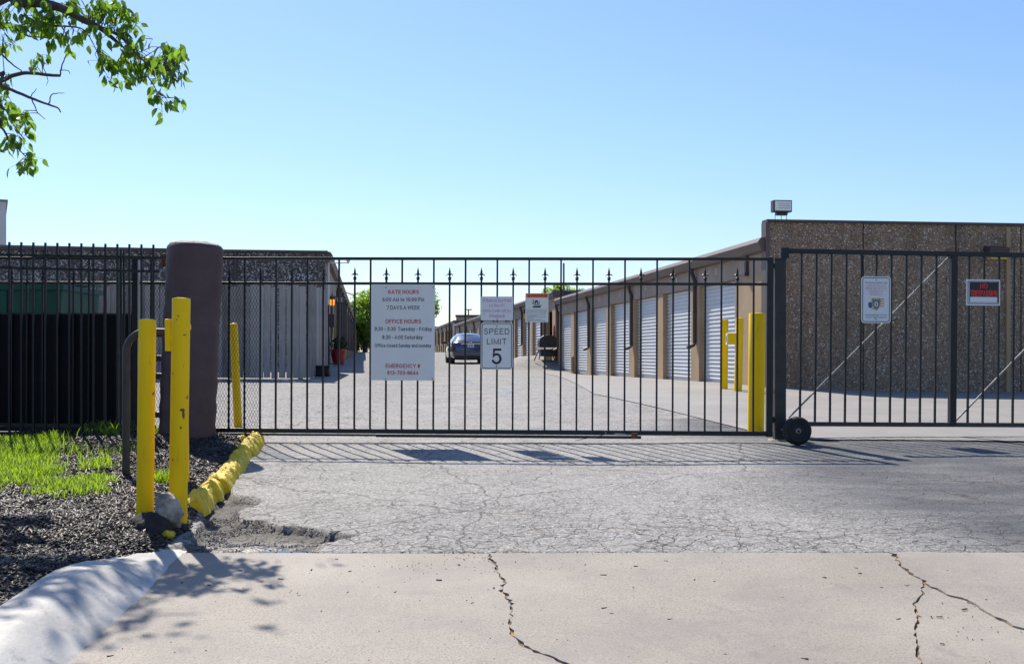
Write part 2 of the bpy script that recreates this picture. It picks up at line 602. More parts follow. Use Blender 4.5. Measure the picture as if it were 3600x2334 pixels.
def _phi(r2):
    return np.where(r2 > 1e-9, r2 * np.log(r2 + 1e-12), 0)


_sy = .55                                           # the yard is long: squeeze its length for the fit
_A = np.stack([CP[:, 0], CP[:, 1] * _sy], 1)
_K = _phi(((_A[:, None] - _A[None]) ** 2).sum(-1)) + np.eye(len(CP)) * .6
_Pm = np.concatenate([np.ones((len(CP), 1)), _A], 1)
_S = np.block([[_K, _Pm], [_Pm.T, np.zeros((3, 3))]])
_W = np.linalg.solve(_S, np.concatenate([CP[:, 2], np.zeros(3)]))


def gz(x, y):
    x, y = np.broadcast_arrays(np.asarray(x, float), np.asarray(y, float))
    sh = x.shape
    yc = np.clip(y, -8, 150)
    xc = np.clip(x, -40, 40)
    B = np.stack([xc.ravel(), yc.ravel() * _sy], 1)
    out = np.empty(len(B))
    for i in range(0, len(B), 20000):
        b = B[i:i + 20000]
        out[i:i + 20000] = _phi(((b[:, None] - _A[None]) ** 2).sum(-1)) @ _W[:-3] + _W[-3] + b @ _W[-2:]
    z = out.reshape(sh) + .36 * sstep(41.8, 43.7, y) * sstep(56, 47, y) * sstep(-1.4, .9, x)
    near = -.045 * (10.75 - np.minimum(y, 10.75))
    t = np.clip((y - 10.2) / 2.2, 0, 1)
    t = t * t * (3 - 2 * t)
    return near * (1 - t) + z * t


def g1(x, y):
    return float(gz(x, y))


def gpx(px, py, off=0.0):                           # where the sight line through a photo pixel meets the ground
    lo, hi = 1.0, 160.0
    t = (np.linspace(0, 1, 3000) ** 2) * (hi - lo) + lo
    X = (px - 1800) * t / F
    zr = EYE - (py - HZ) * t / F
    d = zr - (gz(X, t) + off)
    i = int(np.argmax(d < 0)) if (d < 0).any() else len(t) - 1
    i = max(i, 1)
    f = d[i - 1] / (d[i - 1] - d[i] + 1e-12)
    Y = t[i - 1] + (t[i] - t[i - 1]) * f
    x = (px - 1800) * Y / F
    return Vector((x, Y, g1(x, Y) + off))


def vnoise(x, y, s, seed=0):                        # cheap smooth value noise
    r = np.random.default_rng(seed).random((64, 64))
    X, Y = np.asarray(x) * s + 100.3, np.asarray(y) * s + 57.7
    xi, yi = np.floor(X).astype(int), np.floor(Y).astype(int)
    fx, fy = X - xi, Y - yi
    fx, fy = fx * fx * (3 - 2 * fx), fy * fy * (3 - 2 * fy)
    g = lambda a, b: r[a % 64, b % 64]
    return (g(xi, yi) * (1 - fx) + g(xi + 1, yi) * fx) * (1 - fy) + (g(xi, yi + 1) * (1 - fx) + g(xi + 1, yi + 1) * fx) * fy


def inside(px, py, poly):
    px, py = np.asarray(px), np.asarray(py)
    c = np.zeros(px.shape, bool)
    dmin = np.full(px.shape, 1e9)
    n = len(poly)
    for i in range(n):
        x1, y1 = poly[i]
        x2, y2 = poly[(i + 1) % n]
        c ^= ((y1 > py) != (y2 > py)) & (px < (x2 - x1) * (py - y1) / (y2 - y1 + 1e-12) + x1)
        L2 = (x2 - x1) ** 2 + (y2 - y1) ** 2 + 1e-12
        t = np.clip(((px - x1) * (x2 - x1) + (py - y1) * (y2 - y1)) / L2, 0, 1)
        dmin = np.minimum(dmin, np.hypot(px - x1 - t * (x2 - x1), py - y1 - t * (y2 - y1)))
    return np.where(c, dmin, -dmin)


def grid(xs, ys, zf, name, mat, attrs=None, smooth=True):
    X, Y = np.meshgrid(xs, ys)
    Z = zf(X, Y)
    V = np.stack([X.ravel(), Y.ravel(), Z.ravel()], 1)
    nx, ny = len(xs), len(ys)
    i = np.arange(nx * (ny - 1)).reshape(ny - 1, nx)[:, :-1].ravel()
    Q = np.stack([i, i + 1, i + 1 + nx, i + nx], 1)
    me = npmesh(name, V, Q, mat, smooth)
    for nm, fn in (attrs or {}).items():
        a = me.attributes.new(nm, 'FLOAT', 'POINT')
        a.data.foreach_set('value', np.ascontiguousarray(fn(X, Y).ravel(), dtype=np.float32))
    return link(name, me)


# outlying ground under and around everything
xs = np.concatenate([np.linspace(-900, -60, 12), np.linspace(-50, 50, 26), np.linspace(60, 900, 12)])
ys = np.concatenate([np.linspace(-700, -30, 8), np.linspace(-20, 160, 61), np.linspace(180, 1400, 12)])
kind(grid(xs, ys, lambda X, Y: gz(X, Y) - .35 - .8 * (Y < 5), 'ground', M['field']), 'structure')

EDGE = 5.955                                        # where the asphalt meets the concrete apron
wash = [gpx(a, b).xy for a, b in ((640, 1915), (690, 1850), (730, 1760), (775, 1712), (819, 1727), (935, 1752), (905, 1775), (850, 1790), (852, 1822),
                                  (930, 1832), (985, 1848), (1060, 1852), (1130, 1866), (1200, 1874), (1262, 1873), (1225, 1893), (1175, 1900), (1130, 1925), (1060, 1944))]
wash = [tuple(p) for p in wash] + [(-1.0, EDGE - .05), (-1.9, EDGE - .05)]


def wash_d(X, Y):
    d = inside(X, Y, wash)
    return d + (vnoise(X, Y, 14, 3) - .5) * .07 + (vnoise(X, Y, 40, 4) - .5) * .03


def asphalt_z(X, Y):
    z = gz(X, Y)
    calm = 1 - .85 * sstep(10.5, 12, Y)
    z = z + ((vnoise(X, Y, .8, 1) - .5) * .022 * np.clip((Y - EDGE) / 1.0, 0, 1) + (vnoise(X, Y, 2.6, 2) - .5) * .008) * calm
    nearm = (Y < 12) & (X > -4) & (X < 2)
    d = np.where(nearm, wash_d(X, Y), -1)
    pud = sstep(.45, .1, np.hypot((X + 1.15) * .75, (Y - 5.97) * 3.2)) * .02
    dep = pud * (d > 0) + (sstep(0, .035, d) * (.040 + .02 * vnoise(X, Y, 9, 8)) + sstep(0, .4, d) * .018) * (.16 + .84 * sstep(6.08, 6.45, Y))
    z = z - dep + sstep(.01, .1, d) * (vnoise(X, Y, 30, 9) - .5) * .016
    # fractured lip near the apron
    lip = np.exp(-((Y - EDGE - .18) / .25) ** 2) * (vnoise(X, Y, 7, 12) - .35) * .018 * np.clip((Y - EDGE - .01) / .12, 0, 1) + .004 * np.clip(1 - (Y - EDGE) / .1, 0, 1)
    return z + np.where(d > 0, 0, lip) - .02 * (Y < EDGE - .01)


def ay(a, b, n):
    return np.linspace(a, b, n, endpoint=False)


ys = np.concatenate([[EDGE - .03, EDGE + .001], ay(EDGE + .02, 7.6, 84), ay(7.6, 11, 85), ay(11, 24, 70), ay(24, 41, 20), ay(41, 48, 24), ay(48, 60, 12), np.linspace(60, 150, 30)])
xs = np.concatenate([ay(-30, -6, 14), ay(-6, -2.6, 30), ay(-2.6, -.9, 84), ay(-.9, 4.2, 128), ay(4.2, 12, 50), np.linspace(12, 30, 10)])
asph = grid(xs, ys, asphalt_z, 'asphalt_lot', M['asphalt'], {
    'washout': lambda X, Y: np.where((Y < 12) & (X > -4) & (X < 2), sstep(-.01, .03, wash_d(X, Y)), 0),
    'sealed': lambda X, Y: sstep(-.5, .9, X - (1.85 + .12 * (9.8 - Y)) + (vnoise(X, Y, 1.1, 20) - .5) * .9) * (Y < 13.5),
    'crazed': lambda X, Y: .42 * np.exp(-np.clip(Y - EDGE, 0, 9) / 1.0) * (1 - .4 * sstep(2.6, 4, X)) + .06 + .10 * sstep(10, 13, Y) + .14 * sstep(-1, -2.5, X),
    'wet': lambda X, Y: np.maximum(np.where((Y < 12) & (X > -4) & (X < 2), sstep(.05, .2, wash_d(X, Y)) * sstep(6.75, 6.1, Y) * .7, 0),
                                   .8 * np.exp(-((X - (-.75 + .13 * (Y - 24) * -1 + .25 * np.sin(Y))) / .16) ** 2) * sstep(15, 19, Y) * sstep(36, 30, Y) * (vnoise(X, Y, 3, 30) > .35))})
kind(asph, 'structure')

# puddle lying in the washout beside the apron
pl = [(-1.62, 5.957), (-1.6, 6.12), (-1.3, 6.2), (-1.1, 6.2), (-.9, 6.16), (-.74, 6.1), (-.70, 5.957)]
me = bpy.data.meshes.new('puddle')
_px, _py = np.meshgrid(np.linspace(-1.42, -.92, 40), np.linspace(5.965, 6.04, 12))
zp = g1(0, EDGE) - .010
me.from_pydata([(x, y, zp) for x, y in pl], [], [tuple(range(len(pl)))])
me.materials.append(M['water'])
kind(link('puddle', me), 'structure')

# concrete pad inside the gate, lying a little above the asphalt
padpx = [(2088, 1386), (2300, 1432), (2500, 1482), (2640, 1517), (2780, 1541), (2860, 1547), (3200, 1549), (3700, 1554)]
pad = [tuple(gpx(a, b).xy) for a, b in padpx] + [(16, 11.5), (16, 22.2), (4.75, 21.0), (2.0, 42), (1.15, 42)]
ys = np.linspace(10.4, 42, 170)
xs = np.linspace(.8, 16, 150)
X, Y = np.meshgrid(xs, ys)
bm = bmesh.new()
bv = [bm.verts.new((x, y, 0)) for x, y in pad]
bm.faces.new(bv)
bmesh.ops.triangulate(bm, faces=bm.faces)
for _ in range(7):
    es = [e for e in bm.edges if e.calc_length() > .7]
    if es:
        bmesh.ops.subdivide_edges(bm, edges=es, cuts=1)
        bmesh.ops.triangulate(bm, faces=[f for f in bm.faces if len(f.verts) > 3])
co = np.array([v.co[:] for v in bm.verts])
zz = gz(co[:, 0], co[:, 1]) + .010
for v, z in zip(bm.verts, zz):
    v.co.z = z
bmesh.ops.recalc_face_normals(bm, faces=bm.faces)
me = bpy.data.meshes.new('concrete_pad')
bm.to_mesh(me)
bm.free()
me.materials.append(M['pad'])
kind(link('concrete_pad', me), 'structure')


# apron: slabs parted by real cracks
def apz(x, y):
    return -.2158 - .05 * (EDGE - np.maximum(y, 1.0)) + .01 * np.minimum(y - 1.0, 0)


def apx(px, py):
    # height -.2158-.05*(EDGE-Y) along the sight line
    Y = (EYE + .2158 + .05 * EDGE) / ((py - HZ) / F + .05)
    return ((px - 1800) * Y / F, Y)


def jag(pts, amp, n, seed):
    r = random.Random(seed)
    out = []
    for a, b in zip(pts[:-1], pts[1:]):
        L = math.hypot(b[0] - a[0], b[1] - a[1])
        m = max(1, min(int(L / n), 60))
        for k_ in range(m):
            t = k_ / m
            j = amp if k_ else amp * .4
            out.append((a[0] + (b[0] - a[0]) * t + r.uniform(-j, j), a[1] + (b[1] - a[1]) * t + r.uniform(-j, j) * .6))
    out.append(pts[-1])
    return out


BOT_ = -40.0
crackA = [apx(*p) for p in ((1718, 1943), (1732, 1968), (1748, 2000), (1772, 2045), (1760, 2075), (1790, 2110), (1802, 2150), (1785, 2190), (1800, 2235), (1850, 2275), (1945, 2312), (1990, 2334))]
crackA += [(crackA[-1][0] + .15, 3.6), (crackA[-1][0] + .1, 2.2), (crackA[-1][0] + .3, .5), (crackA[-1][0] + .3, -4), (crackA[-1][0] + .3, BOT_)]
crackB = [apx(*p) for p in ((3130, 1940), (3165, 1985), (3190, 2010), (3250, 2050))]
crackB1 = [crackB[-1]] + [apx(*p) for p in ((3235, 2095), (3212, 2120), (3225, 2170), (3215, 2215), (3222, 2260), (3235, 2334))]
crackB1 += [(crackB1[-1][0] - .05, 3.3), (crackB1[-1][0] + .1, 1.5), (crackB1[-1][0], -4), (crackB1[-1][0], BOT_)]
crackB2 = [crackB[-1]] + [apx(*p) for p in ((3330, 2090), (3400, 2110), (3480, 2160), (3560, 2200), (3700, 2235))] + [(2.9, 4.3), (3.6, 4.0), (9, 3.6), (40, 3.4)]
jA, jB, jB1, jB2 = jag(crackA, .010, .03, 1), jag(crackB, .012, .03, 2), jag(crackB1, .009, .03, 3), jag(crackB2, .009, .03, 4)


def off(line, d, seed):                            # shift a crack line sideways so that the slabs part
    r = random.Random(seed)
    out = []
    for i, p in enumerate(line):
        a, b = line[max(i - 1, 0)], line[min(i + 1, len(line) - 1)]
        tx, ty = b[0] - a[0], b[1] - a[1]
        L = math.hypot(tx, ty) + 1e-9
        w_ = d * r.choice((.15, .3, .5, .8, 1.3, 2.6))
        out.append((p[0] + ty / L * w_, p[1] - tx / L * w_))
    return out


BOT = -40.0
slabs = [
    [(-40, BOT), (-40, EDGE), (-4, EDGE)] + [(x, EDGE) for x in np.linspace(-3, -.4, 8)] + off(jA, .006, 5),
    [(p[0], p[1]) for p in off(jA, -.006, 6)[::-1]] + [(x, EDGE) for x in np.linspace(0, 1.9, 6)] + off(jB, .008, 7) + off(jB1, .005, 8)[1:],
    off(jB1, -.005, 9)[::-1] + off(jB2, .004, 10)[1:] + [(40, 3.2), (40, BOT)],
    off(jB2, -.004, 11)[::-1] + off(jB, -.008, 12)[::-1][1:] + [(2.6, EDGE), (4, EDGE), (40, EDGE)],
]
apron = bpy.data.objects.new('driveway_apron', None)
COL.objects.link(apron)
kind(apron, 'structure')
for i, pg in enumerate(slabs):
    bm = bmesh.new()
    vs = [bm.verts.new((x, y, float(apz(x, y)) + (.0, .002, -.003, .004)[i])) for x, y in pg]
    f = bm.faces.new(vs)
    f.normal_update()
    if f.normal.z < 0:
        f.normal_flip()
    tri = bmesh.ops.triangulate(bm, faces=[f])['faces']
    ext = bmesh.ops.extrude_face_region(bm, geom=tri)
    for v in [g for g in ext['geom'] if isinstance(g, bmesh.types.BMVert)]:
        v.co.z -= .12
    bmesh.ops.recalc_face_normals(bm, faces=bm.faces)
    me = bpy.data.meshes.new('concrete_slab')
    bm.to_mesh(me)
    bm.free()
    me.materials.append(M['concrete'])
    link('concrete_slab', me, apron)
mb = MB()
mb.add([(-40, BOT, apz(0, BOT) - .009), (40, BOT, apz(0, BOT) - .009), (40, EDGE - .02, apz(0, EDGE) - .009), (-40, EDGE - .02, apz(0, EDGE) - .009)], [(0, 1, 2, 3)])
mb = MB().add([(x, y, float(apz(0, y)) - .009) for y in (BOT, 1.0, EDGE - .02) for x in (-40, 40)], [(0, 1, 3, 2), (2, 3, 5, 4)])
mb.build('crack_fill', M['dirt'], apron)


# rolled, whitewashed curb
def curb_x(Y):
    return -1.66 - .045 * (Y - 4.15) - np.where(Y < 4.0, .0, 0) - .28 * np.clip(3.4 - Y, 0, 9) ** 1.5


cs = []
for Y in list(np.linspace(.2, 4, 14)) + list(np.linspace(4.05, 6.02, 60)):
    t = float(sstep(5.0, 6.03, Y))
    h = .115 * (1 - t) + .012
    wd = .40 - .10 * t
    x0 = float(curb_x(Y)) - .03 * t
    zb = float(apz(0, min(Y, EDGE)))
    row = []
    for u, v in ((.03, -.06), (0, -.004), (-.04, .08), (-.14, .26), (-.28, .52), (-.42, .76), (-.52, .90), (-.62, .97), (-.76, 1.0), (-.92, 1.0), (-1.0, .94), (-1.02, -.8)):
        wob = (float(vnoise(x0 + u, Y, 6, 44)) - .5) * .016 + (float(vnoise(x0 + u, Y, 17, 45)) - .5) * .012
        row.append((x0 + u * wd + wob, Y, zb + v * h + (wob * .5 if v > .2 else 0)))
    cs.append(row)
mb = MB()
n = len(cs[0])
mb.add([p for r_ in cs for p in r_], [(i * n + j, i * n + j + 1, (i + 1) * n + j + 1, (i + 1) * n + j) for i in range(len(cs) - 1) for j in range(n - 1)] + [tuple((len(cs) - 1) * n + j for j in range(n))])
kind(mb.build('curb', M['curb'], None, True), 'structure')

# mulch bed
bedpx = [(545, 1912), (600, 1868), (660, 1836), (690, 1772), (740, 1715), (800, 1660), (850, 1600), (872, 1552), (850, 1530), (760, 1524)]
bed = [(-2.02, 2.2), (-2.02, 4.2), (-1.98, 5.0), (-1.99, 5.85)] + [tuple(gpx(a, b, .05).xy) for a, b in bedpx] + [(-2.8, 11.2), (-9, 11.2), (-9, 2.2)]


def bed_z(X, Y):
    d = inside(X, Y, bed)
    base = gz(X, np.minimum(Y, 11)) + np.where(Y < EDGE, -.0, 0)
    h = .055 + .06 * sstep(0, .8, d) + (vnoise(X, Y, 2.2, 50) - .5) * .06 + (vnoise(X, Y, 7, 51) - .5) * .03
    h = h + .05 * sstep(5.9, 4.4, Y)
    return base + h * sstep(-.02, .10, d) - .16 * sstep(.02, -.10, d)


kind(grid(np.linspace(-9, -1.7, 190), np.linspace(2.2, 11.3, 240), bed_z, 'mulch_bed', M['soil']), 'structure')


def b1(x, y):
    return float(bed_z(np.array([x]), np.array([y]))[0])


def bpx(px, py):                                    # photo pixel on the bed
    p = gpx(px, py, .09)
    for _ in range(6):
        Y = (EYE - b1(p.x, p.y)) * F / (py - HZ)
        p = Vector(((px - 1800) * Y / F, Y, 0))
    return Vector((p.x, p.y, b1(p.x, p.y)))


def slivers(name, XY, zf, L, W, T, mat, lift=.004, tilt=.35):    # many small chips in one mesh
    N = len(XY)
    a = rng.uniform(0, 2 * np.pi, N)
    L = rng.uniform(*L, N) * .5
    W = rng.uniform(*W, N) * .5
    T = rng.uniform(*T, N)
    z = zf(XY[:, 0], XY[:, 1]) + rng.uniform(-.002, lift, N)
    d = np.stack([np.cos(a), np.sin(a), rng.normal(0, tilt, N)], 1)
    d /= np.linalg.norm(d, axis=1)[:, None]
    s = np.stack([-np.sin(a), np.cos(a), rng.normal(0, tilt, N)], 1)
    s /= np.linalg.norm(s, axis=1)[:, None]
    u = np.cross(d, s)
    c = np.stack([XY[:, 0], XY[:, 1], z], 1)
    vs = []
    for k_ in range(2):
        for (p, q) in ((-1, -.6), (1, -1), (.8, .7), (-.9, 1)):
            vs.append(c + d * (L * p)[:, None] + s * (W * q)[:, None] + u * (T * k_)[:, None])
    V = np.stack(vs, 1).reshape(-1, 3)
    base = (np.arange(N) * 8)[:, None]
    fq = np.array([(4, 5, 6, 7), (0, 1, 5, 4), (1, 2, 6, 5), (2, 3, 7, 6), (3, 0, 4, 7)])
    Q = (base[:, None, :] + fq[None]).reshape(-1, 4)
    me = npmesh(name, V, Q, mat)
    at_ = me.attributes.new('tint', 'FLOAT', 'POINT')
    at_.data.foreach_set('value', np.repeat(rng.random(N) ** 1.3, 8).astype(np.float32))
    return link(name, me)


def scatter(n, x0, x1, y0, y1, poly, dmin=0.0, side=False):
    X = rng.uniform(x0, x1, n)
    Y = rng.uniform(y0, y1, n)
    ok = inside(X, Y, poly) > dmin
    ok &= (X <= -.47 * Y - .25) & (X > -.66 * Y - 1.0) if side else (X > -.47 * Y - .25)
    return np.stack([X[ok], Y[ok]], 1)


A = np.concatenate([scatter(90000, -5.6, -1.7, 3.8, 10.9, bed, -.02), scatter(30000, -3.4, -1.7, 3.8, 7.4, bed, -.02), scatter(60000, -8.5, -1.9, 3.0, 10.9, bed, -.02, True)])
kind(slivers('mulch_chips', A, bed_z, (.018, .062), (.006, .017), (.003, .007), M['mulch'], .012, .32), 'stuff', 'dark shredded wood mulch covering the planting bed', 'mulch')

# loose stones in the washout and a few crumbs on the apron
W_ = scatter(9000, -2.2, -.4, 5.95, 7.2, wash, .02)
W_ = W_[vnoise(W_[:, 0], W_[:, 1], 4, 71) > .42]
W_ = W_[~((W_[:, 1] < 6.14) & (W_[:, 0] > -1.62) & (W_[:, 0] < -.8))]
kind(slivers('loose_gravel', W_, asphalt_z, (.004, .012), (.004, .010), (.003, .007), M['gravel'], .003, .3), 'stuff', 'loose dark asphalt crumbs in the washed-out corner', 'gravel')
C1 = np.stack([rng.uniform(-1.6, 3, 260), rng.uniform(3.6, 5.9, 260)], 1)
C2 = np.stack([rng.uniform(-.8, 1.2, 420), EDGE - rng.random(420) ** 2 * .45 - .01], 1)
C2 = C2[vnoise(C2[:, 0], C2[:, 1], 5, 77) > .45]
C3 = np.stack([rng.uniform(-1.6, 2.6, 64), rng.uniform(3.9, 5.85, 64)], 1)
kind(slivers('debris_crumbs', np.concatenate([C1, C2]), apz, (.003, .008), (.003, .005), (.0015, .003), M['mulch'], .001, .08), 'stuff', 'small dark crumbs scattered over the concrete apron', 'debris')
kind(slivers('bark_flecks', C3, apz, (.014, .034), (.004, .008), (.002, .005), M['mulch'], .002, .08), 'stuff', 'bark flecks lying on the concrete apron', 'debris')


# grass
def grass(name, XY, hmin, hmax, label):
    N = len(XY)
    z = bed_z(XY[:, 0], XY[:, 1])
    a = rng.uniform(0, 2 * np.pi, N)
    h = rng.uniform(hmin, hmax, N)
    lean = rng.uniform(.1, .75, N) * h
    w_ = rng.uniform(.0022, .0042, N)
    d = np.stack([np.cos(a), np.sin(a), np.zeros(N)], 1)
    s = np.stack([-np.sin(a), np.cos(a), np.zeros(N)], 1)
    c = np.stack([XY[:, 0], XY[:, 1], z - .005], 1)
    up = np.array([0, 0, 1.0])
    vs = []
    for t, ww in ((0, 1), (.4, .9), (.75, .6), (1, .08)):
        p = c + d * (lean * t ** 2)[:, None] + up * (h * t * (1 - .18 * t))[:, None]
        vs += [p - s * (w_ * ww)[:, None], p + s * (w_ * ww)[:, None]]
    V = np.stack(vs, 1).reshape(-1, 3)
    base = (np.arange(N) * 8)[:, None]
    fq = np.array([(0, 1, 3, 2), (2, 3, 5, 4), (4, 5, 7, 6)])
    Q = (base[:, None, :] + fq[None]).reshape(-1, 4)
    me = npmesh(name, V, Q, M['grass'])
    at_ = me.attributes.new('tint', 'FLOAT', 'POINT')
    at_.data.foreach_set('value', np.repeat(rng.random(N) * .5 + .25 * vnoise(XY[:, 0], XY[:, 1], 3, 60), 8).astype(np.float32))
    return kind(link(name, me), 'stuff', label, 'grass')


gp = [tuple(bpx(a, b).xy) for a, b in ((-160, 1560), (60, 1545), (205, 1550), (218, 1600), (190, 1650), (215, 1690), (390, 1690), (412, 1735), (300, 1765), (150, 1745), (80, 1720), (-160, 1740))]
X = rng.uniform(-5.4, -2.2, 60000)
Y = rng.uniform(6.2, 10.2, 60000)
dd = inside(X, Y, gp) + (vnoise(X, Y, 5, 61) - .5) * .20 + .03
ok = (dd > rng.uniform(-.03, .10, len(X))) & (X > -.6 * Y - .3)
grass('grass_patch', np.stack([X[ok], Y[ok]], 1), .04, .10, 'bright green grass patch growing through the mulch bed')
pts = []
for (a, b, r_, n_) in ((565, 1690, .07, 170), (350, 1530, .14, 150), (385, 1545, .08, 60), (330, 1660, .14, 170), (420, 1600, .16, 60), (20, 1520, .12, 120), (250, 1600, .2, 80), (180, 1560, .15, 100), (440, 1520, .1, 50), (60, 1500, .15, 60), (560, 1520, .06, 30)):
    p = bpx(a, b)
    pts += [(p.x + rng.normal(0, r_ * .5), p.y + rng.normal(0, r_ * .7)) for _ in range(n_)]
grass('grass_tufts', np.array(pts), .05, .17, 'loose tufts of grass dotted about the mulch bed')
# ------------------------------------------------------------------ storage buildings
TH = math.atan(.129)


def slat_mesh(w_, pitch):
    mb = MB()
    prof = [(.0, 0), (-.004, pitch * .10), (-.024, pitch * .26), (-.034, pitch * .45), (-.032, pitch * .60), (-.012, pitch * .84), (0, pitch)]
    vs = [(x, y, z) for y in (0, w_) for x, z in prof]
    n_ = len(prof)
    mb.add(vs, [(i, i + 1, n_ + i + 1, n_ + i) for i in range(n_ - 1)])
    return mb.mesh('slat', M['door_white'], True)


def corr(mb, x, s, y0, y1, z0, z1, pitch):          # one corrugated curtain
    zs, xs_ = [], []
    z = z0
    while z < z1 - .02:
        for f_, d in ((0, 0), (.25, .022), (.5, .034), (.75, .022)):
            zs.append(z + pitch * f_)
            xs_.append(x - s * d)
        z += pitch
    n_ = len(zs)
    mb.add([(a, y, b) for y in (y0, y1) for a, b in zip(xs_, zs)], [(i, i + 1, n_ + i + 1, n_ + i) for i in range(n_ - 1)])


def downspout(mb, s, y, zt, zb, kick=True):
    o = -s
    p = [(o * .10, y, zt), (o * .10, y, zt - .10), (o * .045, y - .05, zt - .30), (o * .045, y - .05, zb + .16), (o * .07, y - .05, zb + .10), (o * .22, y - .05, zb + .03)]
    mb.tube(p, .048, 6)


def storage(name, label, loc, L, depth, s, first, pitch, wide, n_, zb, zdoor, zdt, zeave, zroof, wallm, tanm, spouts, slats=False, door_m='door_white', base_drop=.5, dark=(), rib=.086):
    """front face in local x=0; s=+1: the rooms lie at x>0, s=-1: at x<0"""
    r_ = thing(name, label, 'building', loc, (0, 0, TH))
    B = lambda nm, m, a, b, bev=0: MB().box(a, b).build(nm, m, r_, False, bev)
    B('header', wallm, (0, 0, zdt), (s * .30, L, zeave - .03))
    edges = [0]
    for i in range(n_):
        edges += [first + i * pitch, first + i * pitch + wide]
    edges.append(L)
    for i in range(0, len(edges), 2):
        a, b = edges[i], edges[i + 1]
        if b - a < .02:
            continue
        big = b - a > 1.2
        if big:
            B('wall', wallm if s < 0 else tanm, (s * .002, a, zb - base_drop), (s * .28, b, zdt))
        else:
            B('pilaster', tanm, (-s * .012, a, zb - base_drop), (s * .29, b, zdt + .0))
    sm = slat_mesh(wide, (zdt - zdoor - .07) / round((zdt - zdoor - .07) / rib)) if slats else None
    for i in range(n_):
        a, b = edges[1 + 2 * i], edges[2 + 2 * i]
        fx = s * .13
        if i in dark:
            B('doorway_shade', M['black_plastic'], (s * .9, a, zdoor - .1), (s * .95, b, zdt))  # black sheet standing in for the shade inside the open bay
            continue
        if slats:
            d = B('door', M['door_white'], (fx, a, zdoor - .05), (fx + s * .03, b, zdoor + .07), .006)
            k_ = round((zdt - zdoor - .07) / rib)
            ph = (zdt - zdoor - .07) / k_
            for q in range(k_):
                o = link('slat', sm, d)
                o.location = (fx, a, zdoor + .07 + q * ph)
        else:
            mb = MB()
            corr(mb, fx, s, a, b, zdoor - .05, zdt + .03, rib * 1.4)
            mb.build('door', M[door_m], r_)
    # fascia with a flared drip edge catching the light, and the roof
    prof = [(0, -.17), (-.12, -.15), (-.17, -.02), (-.19, .0), (-.13, .085), (.30, .12), (.30, -.17)]
    mb = MB()
    nn = len(prof)
    vs = [(s * x, y, zeave + z) for y in (-.12, L + .05) for x, z in prof]
    mb.add(vs, [(i, (i + 1) % nn, nn + (i + 1) % nn, nn + i) for i in range(nn)] + [tuple(range(nn)), tuple(range(nn, 2 * nn))])
    mb.build('fascia', M['brown_metal'], r_)
    mb = MB()
    mb.add([(s * .28, -.05, zeave + .10), (s * .28, L + .03, zeave + .10), (s * depth, L + .03, zroof), (s * depth, -.05, zroof),
            (s * .28, -.05, zeave + .04), (s * .28, L + .03, zeave + .04), (s * depth, L + .03, zroof - .08), (s * depth, -.05, zroof - .08)],
           [(0, 1, 2, 3), (4, 5, 6, 7), (0, 1, 5, 4), (1, 2, 6, 5), (2, 3, 7, 6), (3, 0, 4, 7)])
    mb.build('roof', M['roofing'], r_)
    B('rear_wall', wallm, (s * (depth - .2), .0, zb - base_drop), (s * depth, L, zroof - .09))
    B('partition', M['roofing'], (s * 1.6, .05, zb - base_drop), (s * 1.75, L - .05, zeave - .1))
    for nm, y0, y1 in (('gable', L - .2, L),):
        mb = MB()
        mb.prism([(s * .31, zb - base_drop), (s * (depth - .21), zb - base_drop), (s * (depth - .21), zroof - .1), (s * .31, zeave + .02)], y0, y1)
        mb.build(nm, M['brown_dark'], r_)
    for k_ in spouts:
        mb = MB()
        yy = edges[2 * k_] + .25
        downspout(mb, s, yy, zeave - .13, zdoor + .75 if s > 0 else zdoor + .25)
        mb.build('downspout', M['brown_dark'], r_, True)
    return r_


# nearest building on the right: seven roll-up doors and a pebbled end wall
C0 = Vector((4.68, 20.5, 0))
bA = storage('storage_building', 'tan storage building with seven white roll-up doors and a pebbled end wall', C0, 22.55, 10.5, 1, 1.72, 3.02, 2.4, 7,
             .15, .215, 2.355, 2.905, 3.1, M['stucco'], M['tan'], (1, 3, 5, 7), True)
# its end wall, panel by panel
for i, (a, b) in enumerate(((.02, 1.825), (1.85, 3.655), (3.68, 4.965), (4.99, 6.8), (6.82, 8.6), (8.62, 10.48))):
    MB().box((a, -.14, -.4), (b, .06, 3.27)).build('wall_panel', M['aggregate'], bA)
MB().box((-.03, -.19, 3.27), (10.55, .10, 3.32)).build('coping', M['brown_dark'], bA)
MB().box((-.05, -.165, .0), (.019, .07, 3.268)).build('corner_trim', M['brown_metal'], bA)
MB().box((.02, -.05, 2.9), (10.4, .02, 3.26)).box((.3, -.05, -.4), (10.4, .1, -.2)).build('backing', M['roofing'], bA)
MB().box((4.66, -.185, .05), (4.74, -.141, 3.24)).build('conduit', M['tan'], bA)
mk = MB()
for i in range(7):
    y = 1.72 + i * 3.02 + 1.2
    mk = MB().box((-.006, y - .012, 2.52), (.002, y + .012, 2.66))
    mk.build('unit_mark', M['sign'], bA)
mb = MB().tube([(-.05, 4.12 + 3.02 * 5 + .1, .2), (-.05, 4.12 + 3.02 * 5 + .1, .75), (.02, 4.12 + 3.02 * 5 + .12, .8)], .05, 8)
mb.build('bent_vent', M['tan'], bA, True)
mb = MB().box((-.06, .9, 2.42), (0, 1.0, 2.78)).box((-.09, .88, 2.36), (0, 1.02, 2.43))
mb.build('wall_box', M['brown_dark'], bA, False, .008)

